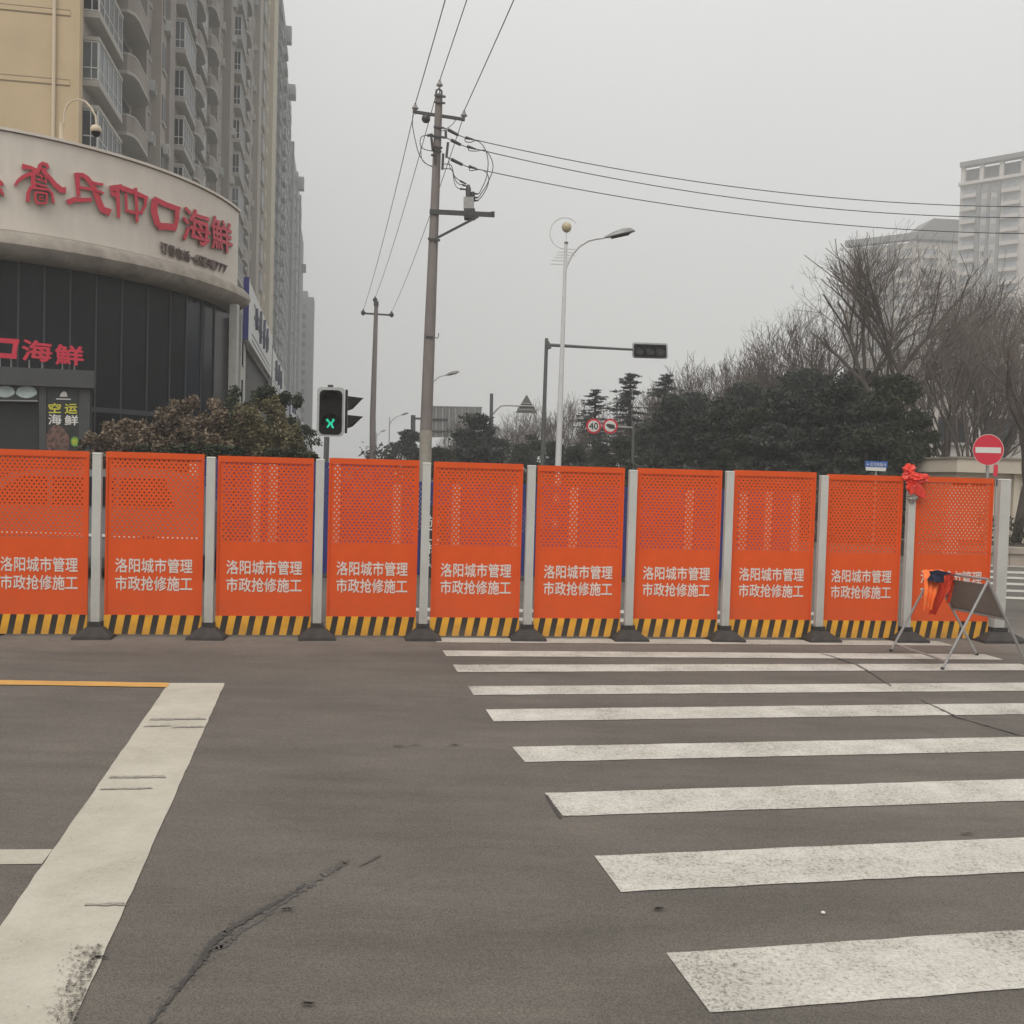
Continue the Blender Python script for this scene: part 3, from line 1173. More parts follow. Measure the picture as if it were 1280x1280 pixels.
def drape(path_pts, width_vec, thick, seed, m, name, parent, folds=5, amp=.018, nu=14, taper=1.0):
    """strip of cloth that follows path_pts, as wide as width_vec, with folds running down it"""
    r = random.Random(seed)
    P = [Vector(p) for p in path_pts]
    rows = []
    nseg = 5
    for i in range(len(P) - 1):
        for k in range(nseg):
            rows.append(P[i].lerp(P[i + 1], k / nseg))
    rows.append(P[-1])
    wv = Vector(width_vec)
    nrm = wv.cross(Vector((0, 0, 1))).normalized()
    vs, fs = [], []
    ph = r.uniform(0, 6)
    for ri, c in enumerate(rows):
        f = ri / (len(rows) - 1)
        ws = 1 + (taper - 1) * f
        for j in range(nu + 1):
            u = j / nu - .5
            off = math.sin(u * folds * 2 * PI + ph + f * 1.5) * amp * (0.35 + f) + math.sin(u * 11 + f * 7 + ph) * amp * .4
            vs.append(c + wv * u * ws + nrm * off + Vector((0, 0, r.uniform(-.004, .004) - (abs(u) * .05 * f))))
    for i in range(len(rows) - 1):
        for j in range(nu):
            a = i * (nu + 1) + j
            fs.append((a, a + 1, a + nu + 2, a + nu + 1))
    n = len(vs)
    back = [v - nrm * thick for v in vs]
    fs2 = [tuple(n + i for i in reversed(f)) for f in fs]
    mb = MB()
    mb.add(vs + back, fs + fs2)
    # edges closed
    loop = [j for j in range(nu + 1)] + [i * (nu + 1) + nu for i in range(1, len(rows))] + \
           [(len(rows) - 1) * (nu + 1) + j for j in reversed(range(nu))] + [i * (nu + 1) for i in reversed(range(1, len(rows) - 1))]
    for k in range(len(loop)):
        a, b = loop[k], loop[(k + 1) % len(loop)]
        mb.f.append((a, b, n + b, n + a))
        mb.m.append(0)
    return mb.build(name, m, parent, smooth=True)


rd = (T2 - T1).normalized()
ve = thing("safety_vest", "bright orange safety vest with pale strip hung over the trestle's far end", "vest", (T1.x, T1.y, .3), 0)
fo = Vector((-.035, -.09, 0))
c0 = T1 + Vector((.0, .0, .03)) + rd * .0
drape([c0, W(1167, 722, 9.95), W(1164, 740, 9.86), W(1160, 760, 9.84)], W(1186, 740, 9.9) - W(1160, 740, 9.9), .006, 3, VEST, "vest_front", ve, folds=3, taper=.42)
drape([W(1183, 718, 9.95), W(1179, 735, 9.93), W(1172, 750, 9.92), W(1165, 766, 9.92)], (W(1184, 740, 9.9) - W(1164, 740, 9.9)), .006, 8, VESTR, "vest_back", ve, folds=4, taper=.35, amp=.02)
drape([W(1190, 726, 9.97), W(1188, 738, 9.96), W(1185, 752, 9.96)], (W(1184, 740, 9.9) - W(1178, 740, 9.9)), .005, 18, VESTR, "vest_side", ve, folds=2, taper=.6, amp=.01)
MB().prism([(1156.5, 752), (1162.5, 751), (1161.5, 758), (1157.5, 758.5)], 9.858, 9.872, fn=lambda x, y, h: W(x, y, h)).build("pale_strip", REFLECT, ve)
MB().prism([(1184, 716.5), (1200, 715.2), (1187, 719), (1178, 720)], 9.86, 9.9, fn=lambda x, y, h: W(x, y, h)).build("collar", REDBAG, ve)
cp = thing("navy_cap", "dark navy cloth cap lying on top of the orange vest on the trestle", "cap", (T1.x, T1.y, .8), 0)
mb = MB()
capc = W(1170, 717.5, 9.88)
vs, fs = [], []
n = 16
for i in range(7):
    f = i / 6
    for j in range(n):
        a = 2 * PI * j / n
        rr = (.062 * math.cos(f * PI / 2) + .004) * (1 + .1 * math.sin(3 * a + i))
        vs.append(capc + Vector((rr * math.cos(a) * 1.15 + .02 * f, rr * math.sin(a) * .8, -.075 + .115 * math.sin(f * PI / 2) - .25 * rr * math.cos(a) * .4)))
for i in range(6):
    for j in range(n):
        fs.append((i * n + j, i * n + (j + 1) % n, (i + 1) * n + (j + 1) % n, (i + 1) * n + j))
fs.append(tuple(reversed(range(n))))
mb.add(vs, fs)
mb.build("crown", NAVY, cp, smooth=True)
MB().prism([(1161, 714), (1174, 713), (1190, 716.5), (1181, 719), (1176, 727), (1170, 728), (1164, 721)], 9.84, 9.865,
           fn=lambda x, y, h: W(x, y, h + .02 * math.sin(x * .7))).build("brim", NAVY, cp)

# ------------------------------------------------------------------ blue barrier beyond the orange one
bv, bf = perforated(.80, .70, 14, 18, .024)
BA, BB_ = GX(240, 15.6), GX(1000, 16.9)


def blue_meshes(h, key):
    w = .90
    out = []
    mb = MB()
    mb.add([(x * 1.06, y, z + h - .76) for x, y, z in bv], bf)
    out.append((mb.mesh("perforated_sheet", BLUE), "perforated_sheet"))
    mb = MB()
    mb.bx(-w / 2 + .02, w / 2 - .02, -.002, .002, .05, h - .762)
    out.append((mb.mesh("solid_sheet", BLUE), "solid_sheet"))
    mb = MB()
    mb.bx(-w / 2, -.426, -.012, .012, .04, h)
    mb.bx(.426, w / 2, -.012, .012, .04, h)
    mb.bx(-.426, .426, -.012, .012, h - .058, h)
    out.append((mb.mesh("edge_frame", BLUE), "edge_frame"))
    return out


bhi, blo = blue_meshes(1.78, 'h'), blue_meshes(1.52, 'l')
bposts = [240, 340, 418, 494, 568, 642, 714, 788, 858, 925, 990]
brz = math.atan2((BB_ - BA).y, (BB_ - BA).x)
for i, px in enumerate(bposts):
    p = on_line(px, BA, BB_)
    tall = i < 3
    t = thing("blue_barrier_stanchion", "white post of the blue barrier seen through " + ["the second orange panel", "the third orange panel, right of its twin", "the fourth orange panel, left edge", "the fourth orange panel, right edge", "the fifth orange panel, left part", "the fifth orange panel, right edge", "the sixth orange panel", "the sixth gap of the orange row", "the seventh orange panel", "the eighth orange panel, left part", "the eighth orange panel, right part"][i], "post", (p.x, p.y, .004), brz, "posts of the blue barrier")
    h = 1.72 if tall else 1.48
    MB().bx(-.065, .065, -.03, .03, .07, h).build("post_tube", WHITE_POST, t, local=True)
    link("rubber_base", pmb, t)
    if i < len(bposts) - 1:
        q = on_line(bposts[i + 1], BA, BB_)
        c = (p + q) / 2
        w = (q - p).length - .10
        for pr, (cc, ww) in enumerate([((p * .75 + q * .25), w / 2), ((p * .25 + q * .75), w / 2)] if i == 0 else [(c, w)]):
            t = thing("blue_barrier", "blue barrier panel seen beyond the orange row, " + ["below the brown bushes", "left of the pedestrian signal", "right of the pedestrian signal", "left of the utility pole", "right of the utility pole", "left of the white lamp pole",
                      "behind the white lamp panel", "sixth gap from the left", "seventh orange panel", "eighth orange panel"][i] + (" at its far end" if pr else ""), "barrier panel", (cc.x, cc.y, 0.0), brz, "blue barrier panels in the works area")
            t.scale = (ww / .90, 1, 1)
            for me, nm in (bhi if tall else blo):
                link(nm, me, t)
for i, px in enumerate((319, 957)):
    p = GX(px, 15.2 + i)
    t = thing("works_stanchion", ["slim white post seen through the third orange panel, left of its twin", "slim white post seen through the eighth orange panel"][i], "post", (p.x, p.y, 0), 0)
    MB().bx(-.05, .05, -.03, .03, .07, 1.72 - .22 * i).build("post_tube", WHITE_POST, t, local=True)
    link("rubber_base", pmb, t)
p = GX(1186, 16.5)
t = thing("gate_stanchion", "wide white gate post seen through the rightmost orange panel", "post", (p.x, p.y, 0), 0)
MB().bx(-.10, .10, -.05, .05, .06, 1.62).build("post_tube", WHITE_POST, t, local=True)
link("rubber_base", pmb, t)
# notice with white lettering glimpsed in the gap by the utility pole
p = W(541, 690, 15.2)
t = thing("notice_board", "black notice board with white lettering seen in the gap beside the utility pole", "notice board", (p.x, p.y, 0), brz)
mb = MB()
mb.bx(-.19, .19, -.01, .01, .1, 1.18)
mb.build("board", BLACKP, t, local=True)
mb = MB()
for k, ch in enumerate("施工标识"):
    put_text(mb, ch, lambda x, y, z, k=k: (-.09 + x * .17, -.0125 - z, .86 - k * .2 + y * .17), offset=.01)
mb.build("lettering", SIGNWHITE, t, local=True)
for sx in (-.17, .17):
    MB().bx(sx - .012, sx + .012, .0115, .03, .005, 1.18).build("leg", GALV, t, local=True)

# ------------------------------------------------------------------ dark grey car behind the first two panels
cpos = GX(92, 15.4)
car = thing("parked_car", "dark grey car parked behind the two leftmost orange panels", "car", (cpos.x, cpos.y, .004), .02)
mb = MB()
prof = [(-2.2, .35), (-2.25, .75), (-2.1, .95), (-1.25, 1.04), (-.55, 1.52), (1.0, 1.60), (1.75, 1.52), (2.2, 1.0), (2.25, .45), (2.1, .32)]
mb.prism([(x, z) for x, z in prof], -.85, .85, fn=lambda x, z, h: (x, h * (1 - .12 * max(0, z - .95)), z))
mb.build("body", CARW, car, local=True)
for s in (-1, 1):
    for (x0, x1) in ((-1.0, -.05), (.02, .9), (.97, 1.75)):
        xt0 = max(x0, -.42 if x0 < -.5 else x0)
        MB().prism([(x0, 1.06), (x1, 1.06), (min(x1, 1.6), 1.48), (xt0, 1.46)], .845 * s, .853 * s,
                   fn=lambda x, z, h: (x, h * (1 - .12 * max(0, z - .95)) + .006 * s, z)).build("side_window", GLASSDK, car, local=True)
for x in (-1.4, 1.4):
    for s in (-1, 1):
        w_ = MB().tube([(x, s * .70, .33), (x, s * .875, .33)], .33, 20).build("wheel", TYRE, car, local=True, smooth=True)
        MB().tube([(x, s * .876, .33), (x, s * .885, .33)], .2, 14).build("rim", GALV, w_, local=True)
for s in (-1, 1):
    MB().box((-2.19, s * .6, .8), (.12, .36, .14)).build("headlight", SIGNWHITE, car, local=True)
MB().bx(-2.0, 2.1, -.862, -.852, .62, .66).build("door_trim", SIGNWHITE, car, local=True)


# ------------------------------------------------------------------ restaurant with the curved front
EC, ERX, ERY = (-14.2, 29.4), 6.2, 7.5


def ell(t, out=0.0):
    return Vector((EC[0] + (ERX + out) * math.cos(t), EC[1] - (ERY + out) * math.sin(t), 0))


def curve_pts(out, n=26):
    """plan of the curved front: return wall, quarter ellipse, straight front to the left"""
    p = [Vector((EC[0] + ERX + out - 2.6, EC[1] + 4.6, 0)), Vector((EC[0] + ERX + out - .75, EC[1] + 1.4, 0))]
    p += [ell(t, out) for t in np.linspace(0, PI / 2, n)]
    p.append(Vector((-32, EC[1] - ERY - out, 0)))
    return p


def ell_hit(px, py, out=0.0):
    d = ray(px, py)
    ax, ay = ERX + out, ERY + out
    ox, oy = (CAMP.x - EC[0]) / ax, (CAMP.y - EC[1]) / ay
    dx, dy = d.x / ax, d.y / ay
    A, B, Cc = dx * dx + dy * dy, 2 * (ox * dx + oy * dy), ox * ox + oy * oy - 1
    disc = B * B - 4 * A * Cc
    t = (-B - math.sqrt(max(disc, 0))) / (2 * A)
    return CAMP + d * t


def band(mb, prof, mi=0, n=26):
    """profile of (out, z) swept along the plan"""
    rows = []
    for out, z in prof:
        rows.append([Vector((p.x, p.y, z)) for p in curve_pts(out, n)])
    m = len(rows[0])
    vs = [v for r in rows for v in r]
    fs = []
    for i in range(len(rows) - 1):
        for j in range(m - 1):
            fs.append((i * m + j, i * m + j + 1, (i + 1) * m + j + 1, (i + 1) * m + j))
    mb.add(vs, fs, mi)


rest = thing("restaurant_building", "low restaurant with curved cream sign band, red lettering and dark tinted glass front", "building", (-14, 27, 0), 0)
FT, FB_, CB = 8.88, 6.74, 6.12
mb = MB()
band(mb, [(-.5, FT - .02), (0, FT - .02), (0, FB_), (-.3, FB_)])
mb.build("fascia_band", FASCIA, rest, smooth=True)
mb = MB()
band(mb, [(-.45, FT + .02), (-.45, FT + .06), (.06, FT + .06), (.06, FT - .0), (.01, FT - .0)])
mb.build("parapet_cap", FASCIA, rest)
mb = MB()
band(mb, [(-.02, FB_ + .0), (.02, FB_ - .01), (.20, FB_ - .06), (.34, FB_ - .20), (.38, FB_ - .36), (.30, FB_ - .50), (.12, CB), (-.5, CB)])
mb.build("cornice", CORNICE, rest, smooth=True)
mb = MB()
roofp = [(p.x, p.y) for p in curve_pts(-.5)]
roofp = [(roofp[0][0], 40)] + roofp + [(-32, 40)]
mb.prism(roofp, 8.3, 8.4, fn=lambda x, y, h: (x, y, h))
mb.build("flat_roof", CORNICE, rest)
# dark glass, one pane after another
mull_px = [-60, -20, 20, 52, 84, 116, 148, 180, 208, 228, 247, 263, 282]
ts = []
for px in mull_px:
    lo, hi = -.2, PI / 2 + .0
    for _ in range(40):
        m_ = (lo + hi) / 2
        p = ell(m_, -.35) - CAMP
        c = 640 + FPX * p.dot(_right) / p.dot(_fwd)
        if c > px:
            lo = m_
        else:
            hi = m_
    ts.append(lo)
panes = []
for i in range(len(ts) - 1):
    for k, (z0, z1) in enumerate(((.35, 2.9), (2.94, 6.16))):
        a, b = ell(ts[i], -.35), ell(ts[i + 1], -.35)
        d = (b - a).normalized()
        a2, b2 = a + d * .012, b - d * .012
        n = Vector((d.y, -d.x, 0))
        mb = MB()
        vs = [Vector((p.x, p.y, z)) + n * o_ for o_ in (0, -.03) for p, z in ((a2, z0), (b2, z0), (b2, z1), (a2, z1))]
        mb.add(vs, [(0, 1, 2, 3), (7, 6, 5, 4), (0, 4, 5, 1), (1, 5, 6, 2), (2, 6, 7, 3), (3, 7, 4, 0)])
        mb.build("glass_pane", GLASSDK2 if i in (9, 10) and k else GLASSDK, rest)
    p = ell(ts[i], -.33)
    MB().tube([(p.x, p.y, .3), (p.x, p.y, 6.15)], .022, 6).build("mullion", MULL, rest)
mb = MB()
band(mb, [(-.30, 2.86), (-.30, 2.98), (-.40, 2.98)])
mb.build("transom", MULL, rest)
mb = MB()
mb.bx(-31, -14.8, 22.3, 22.4, .3, 6.15)
mb.build("front_glass", GLASSDK, rest)
mb = MB()
band(mb, [(-.2, .34), (-.2, 0)])
mb.build("plinth", CORNICE, rest)
mb = MB()
pp = [(p.x, p.y) for p in curve_pts(-.55)]
mb.prism([(pp[0][0], 40)] + pp + [(-32, 40)], .0, 6.1, fn=lambda x, y, h: (x, y, h))
mb.build("inner_core", RECESS, rest)
p = GX(288.5, 28.6)
MB().bx(p.x - .10, p.x + .11, 28.45, 28.7, 0, CB + .02).build("corner_column", COLUMN, rest)
# pale return wall with small openings
q0, q1 = GX(294, 30.2), GX(300.5, 33.0)
dwl = (q1 - q0)
mb = MB()
mb.bar(q0 + Vector((0, 0, 3)), q1 + Vector((0, 0, 3)), .15, 6, up=(0, 0, 1))
rw = mb.build("return_wall", COLUMN, rest)
for k in range(4):
    c = q0.lerp(q1, .35) + Vector((.10, -.02, 1.6 + k * 1.15))
    MB().box(c, (.05, .7, .7), math.atan2(dwl.y, dwl.x) - PI / 2).build("small_window", GLASSDK, rest)

# brush lettering, traced as strokes on the curved band
def stroke(mb, pts, w0, w1, conv, lay, out=.10):
    P = [Vector((x, y)) for x, y in pts]
    n = len(P)
    L, R_ = [], []
    for i, p in enumerate(P):
        d = (P[min(i + 1, n - 1)] - P[max(i - 1, 0)]).normalized()
        nn = Vector((-d.y, d.x))
        w = (w0 + (w1 - w0) * i / (n - 1)) / 2
        e = Vector((0, 0))
        if i == 0:
            e = -d * w * .4
        if i == n - 1:
            e = d * w * .4
        L.append(p + e + nn * w)
        R_.append(p + e - nn * w)
    fr_, bk = [], []
    for q in L + R_:
        x, y = conv(q.x, q.y)
        fr_.append(ell_hit(x, y, out + lay * .004))
        bk.append(ell_hit(x, y, .012))
    m = 2 * n
    vs = fr_ + bk
    for i in range(n - 1):
        mb.f.append(tuple(len(mb.v) + j for j in (i, i + 1, n + i + 1, n + i)))
        mb.m.append(0)
    outline = list(range(n)) + [n + i for i in reversed(range(n))]
    for k in range(m):
        a, b = outline[k], outline[(k + 1) % m]
        mb.f.append(tuple(len(mb.v) + j for j in (a, b, m + b, m + a)))
        mb.m.append(1)
    mb.v += [tuple(v) for v in vs]


Z6 = lambda x, y: (x / 8.533, 190 + y / 8.533)
Z5 = lambda x, y: (x / 4.129, 160 + y / 4.129)
glyphs = [
    (Z6, [([(-60, 300), (0, 320), (25, 350)], 50, 40), ([(-60, 400), (10, 400), (40, 460)], 30, 20), ([(-60, 470), (20, 430)], 20, 18)]),
    (Z6, [([(245, 152), (320, 165), (395, 192)], 55, 26), ([(415, 190), (425, 140), (455, 118), (500, 135), (510, 165)], 40, 34), ([(440, 175), (505, 190)], 20, 16),
          ([(410, 205), (330, 232), (250, 262), (195, 305), (165, 350)], 48, 30), ([(455, 195), (520, 265), (590, 350), (655, 405), (690, 405)], 36, 70),
          ([(360, 215), (352, 290), (360, 380)], 46, 50), ([(395, 240), (470, 262)], 16, 14), ([(390, 285), (480, 318)], 18, 16), ([(380, 335), (500, 368)], 20, 20),
          ([(490, 240), (492, 330)], 18, 18), ([(440, 235), (445, 300)], 14, 12),
          ([(295, 520), (300, 440), (325, 385), (360, 378)], 42, 34), ([(350, 378), (440, 392), (520, 402), (555, 440), (572, 540)], 26, 26),
          ([(372, 430), (430, 432), (500, 444)], 22, 20), ([(378, 430), (376, 500), (400, 548)], 30, 26), ([(498, 440), (500, 500), (488, 545)], 22, 22), ([(385, 545), (490, 548)], 22, 22),
          ([(425, 470), (425, 505), (465, 505)], 16, 14), ([(420, 470), (460, 478)], 13, 13)]),
    (Z6, [([(825, 232), (828, 330), (838, 460)], 62, 44), ([(800, 248), (880, 245), (930, 280), (985, 350), (1020, 430), (1055, 530), (1090, 610), (1165, 640)], 44, 74),
          ([(730, 535), (800, 505), (880, 512), (970, 508)], 62, 40), ([(840, 372), (920, 388), (1000, 402)], 36, 26),
          ([(985, 322), (1040, 338), (1098, 346)], 26, 28), ([(1020, 408), (1065, 420), (1100, 440)], 24, 28)]),
    (Z5, [([(572, 312), (625, 303), (640, 322)], 30, 26), ([(605, 315), (610, 380), (613, 460)], 26, 16), ([(577, 335), (600, 350)], 22, 18), ([(640, 312), (700, 335), (760, 362)], 26, 20),
          ([(650, 340), (652, 400), (655, 432)], 15, 14), ([(650, 425), (700, 438), (735, 436)], 15, 16), ([(752, 362), (750, 400), (730, 436)], 18, 14),
          ([(700, 312), (706, 400), (708, 484)], 18, 15)]),
    (Z5, [([(800, 372), (795, 430), (812, 490), (832, 512)], 36, 30), ([(797, 366), (850, 392), (925, 420)], 26, 26), ([(915, 412), (914, 470), (900, 520)], 24, 24),
          ([(826, 508), (860, 508), (905, 515)], 36, 34)]),
]
for conv, strokes in glyphs:
    mb = MB()
    for k, (pts, w0, w1) in enumerate(strokes):
        stroke(mb, pts, w0, w1, conv, k)
    mb.build("sign_letter", [LETRED, LETEDGE], rest)


def ell_quad(corners, out):
    """map the unit square onto the curved band between four picture corners tl, tr, br, bl"""
    P = [Vector(c) for c in corners]

    def fn(x, y, z):
        q = P[3] * (1 - x) * (1 - y) + P[2] * x * (1 - y) + P[1] * x * y + P[0] * (1 - x) * y
        return ell_hit(q.x, q.y, out + z)
    return fn


for ch, cr in (("海", [(229, 257), (262, 268), (263, 309), (228, 299)]), ("鮮", [(264, 268), (290, 281), (291, 318), (265, 310)])):
    mb = MB()
    put_text(mb, ch, ell_quad(cr, .055), offset=.022, extrude=.045, mi_side=1)
    mb.build("sign_letter", [LETRED, LETEDGE], rest)
tel = "订餐电话-65191777"
tw = [1, 1, 1, 1, .55] + [.55] * 8
tot = sum(tw)
acc = 0
tl, trr, br, bl4 = [Vector(v) for v in ((201, 301), (285, 332), (284, 341.5), (201, 316.5))]
for ch, w in zip(tel, tw):
    f0, f1 = (acc + .05 * w) / tot, (acc + .95 * w) / tot
    acc += w
    cr = [tl.lerp(trr, f0), tl.lerp(trr, f1), bl4.lerp(br, f1), bl4.lerp(br, f0)]
    if ch == '-':
        m0, m1 = (cr[0] + cr[3]) / 2, (cr[1] + cr[2]) / 2
        cr = [m0 + Vector((0, -.8)), m1 + Vector((0, -.8)), m1 + Vector((0, .8)), m0 + Vector((0, .8))]
    mb = MB()
    put_text(mb, ch, ell_quad(cr, .03), offset=.01, extrude=.02)
    mb.build("small_sign_letter", LETBROWN, rest)

# gooseneck dome camera on the parapet
b0 = ell_hit(77, 181, -.2)
b0.z = FT + .06
cy_ = b0.y
cm = thing("dome_camera", "white dome camera hanging from a gooseneck pipe above the restaurant sign", "camera", tuple(b0), 0)
MB().tube([b0, W(77.2, 154, cy_)], .055, 8).build("mast", PIPE, cm, smooth=True)
arc = [W(x, y, cy_) for x, y in ((80, 156), (80.5, 142), (83, 133), (89, 126.5), (98, 124), (107, 127), (114, 135), (119.5, 145), (120.5, 158))]
MB().tube(arc, .022, 6).build("gooseneck", PIPE, cm, smooth=True)
p = W(120, 164, cy_)
MB().lathe(p, [(.03, .13), (.09, .12), (.125, .05), (.125, 0), (.11, -.02)], 14).build("housing", PIPE, cm, smooth=True)
MB().lathe(p, [(.10, -.021), (.09, -.08), (.05, -.12), (.001, -.135)], 14).build("dome", BLACKPL, cm, smooth=True)

# ------------------------------------------------------------------ entrance canopy with poster
cY = 19.4
cx1 = GX(115, cY).x
cn = thing("entrance_canopy", "dark grey entrance canopy with red letters on top, in front of the glass", "canopy", (cx1 - 3, cY, 0), 0)
zt, zb = 3.40, 3.07
cb1 = GX(113, 23.4).x
cc = [(-16.0, 17.7), (cx1, cY), (cb1, 23.4), (-16.0, 23.4)]
MB().prism(cc, zb, zt, fn=lambda x, y, h: (x, y, h)).build("roof_slab", CANOPY, cn)
MB().prism([(cx1 - .10, cY + .06), (cb1 - .1, cY + 3.6), (cb1 - .4, cY + 3.6), (cx1 - .3, cY + .06)], 0, zb - .002, fn=lambda x, y, h: (x, y, h)).build("side_panel", CANOPY, cn)
fslope = (cY - 17.7) / (cx1 + 16.0)


def cfront(px, py, dz=0.0):
    """point on the front face of the canopy"""
    d = ray(px, py)
    x0, y0 = cx1, cY + .12 + dz
    t = (y0 + fslope * (CAMP.x - x0) - CAMP.y) / (d.y - fslope * d.x)
    return CAMP + d * t


def cquad(corners, dz):
    P = [Vector(c) for c in corners]

    def fn(x, y, z=0):
        q = P[3] * (1 - x) * (1 - y) + P[2] * x * (1 - y) + P[1] * x * y + P[0] * (1 - x) * y
        return cfront(q.x, q.y, dz - z)
    return fn


def cplate(name, poly, d0, d1, m, parent):
    return MB().prism(poly, d0, d1, fn=lambda x, y, h: cfront(x, y, h)).build(name, m, parent)


cplate("dark_soffit_panel", [(-80, 495), (48, 500), (48, 640), (-80, 650)], .35, .40, POSTERBK, cn)
cplate("pier", [(48.5, 479), (58, 479), (58, 700), (48.5, 700)], 0, .3, CANOPY, cn)
pst = cplate("poster", [(58.6, 479), (104, 482), (104, 700), (58.6, 700)], .02, .08, POSTERBK, cn)
cplate("edge_trim", [(104.4, 482), (106.2, 482), (106.2, 700), (104.4, 700)], -.01, .06, SIGNGREY, cn)
cplate("front_pier", [(106.8, 483), (115, 484), (115, 700), (106.8, 700)], .01, .3, CANOPY, cn)
cplate("light_box", [(-80, 473), (47.5, 478), (47.5, 500), (-80, 497)], .03, .2, POSTERBK, cn)
cplate("light_rail", [(-80, 498.4), (47.5, 500.3), (47.5, 502), (-80, 500)], -.02, .03, SIGNGREY, cn)
for cxp, cyp, rw_, rh in ((33, 490, 13.2, 7.5), (6, 489.5, 12.5, 7.3), (-20, 489, 12.5, 7.3)):
    cplate("pale_oval", [(cxp + rw_ * math.cos(a) * (1 + .05 * math.sin(5 * a)), cyp + rh * math.sin(a)) for a in np.linspace(0, 2 * PI, 18, endpoint=False)], .022, .028, PALEOVAL, cn)
for ch, m_, cr in (("空", YEL, [(61, 504), (76, 504), (76, 516), (61, 516)]), ("运", YEL, [(81, 505), (96.5, 505), (96.5, 517), (81, 517)]),
                   ("海", SIGNWHITE, [(60.5, 518), (76.5, 518), (76.5, 530.5), (60.5, 530.5)]), ("鲜", SIGNWHITE, [(81, 519), (97.5, 519), (97.5, 531.5), (81, 531.5)])):
    mb = MB()
    put_text(mb, ch, cquad(cr, .017), offset=.02)
    mb.build("poster_lettering", m_, pst)
cplate("poster_emblem", [(74.5, 495.8), (76.5, 491), (80, 489), (83, 490.5), (84.5, 495.8)], .012, .018, SIGNWHITE, pst)
cplate("poster_emblem", [(70, 498), (88.5, 498.4), (88.5, 499.7), (70, 499.3)], .012, .018, SIGNWHITE, pst)
cplate("food_picture", [(54 + 33 * .5 + 16.5 * math.cos(a), 552 + 19 * math.sin(a) * (1 + .1 * math.sin(3 * a))) for a in np.linspace(0, 2 * PI, 22, endpoint=False)], .012, .018, FOOD, pst)
cplate("green_roundel", [(93.5 + 5.2 * math.cos(a), 552 + 6.2 * math.sin(a)) for a in np.linspace(0, 2 * PI, 16, endpoint=False)], .008, .016, POSTGREEN, pst)
mb = MB()
put_text(mb, "鲜", cquad([(90.5, 548.5), (96.5, 548.5), (96.5, 556), (90.5, 556)], .006), offset=.01)
mb.build("poster_lettering", YEL, pst)
zl = lambda px, py: cfront(px, py, .35)
mb = MB()
for k, (pts, w) in enumerate((([(-16, 424), (22, 427)], 6), ([(-14, 424), (-14, 444)], 6), ([(20, 427), (17, 445)], 6), ([(-14, 443), (18, 445.5)], 6))):
    a, b = Vector(pts[0]), Vector(pts[1])
    d = (b - a).normalized()
    n = Vector((-d.y, d.x)) * w / 2
    a, b = a - d * (2 + .3 * k), b + d * (2 + .3 * k)
    mb.prism([tuple(a + n), tuple(b + n), tuple(b - n), tuple(a - n)], .30 - k * .004, .40, fn=lambda x, y, h: cfront(x, y, h))
mb.build("sign_letter", [LETRED, LETEDGE], cn)
for ch, cr in (("海", [(28, 424), (65, 428), (64, 452), (28, 450)]), ("鮮", [(69, 430), (104, 434), (104, 457), (70, 455)])):
    mb = MB()
    put_text(mb, ch, cquad(cr, .33), offset=.03, extrude=.05, mi_side=1)
    mb.build("sign_letter", [LETRED, LETEDGE], cn)
for x, y0, y1 in ((14, 446, 462), (36.5, 450, 465), (52.5, 452, 466), (78, 454, 470), (93, 455, 470), (0, 446, 462)):
    MB().tube([cfront(x, y0, .38), cfront(x, y1, .38)], .014, 6).build("letter_stand", GALV, cn)

# ------------------------------------------------------------------ shop row beyond the restaurant, with big sign boards
shop = thing("shop_row", "long low row of shops beyond the restaurant under receding white sign boards", "building", (-9, 31, 0), 0)
s0 = GX(303, 31.0)
vsd = Vector((math.tan(math.atan((405 - 640) / FPX)), 1, 0))


def spt(dy, off=0.0, z=0.0):
    return Vector((s0.x + vsd.x * dy + off, s0.y + dy, z))


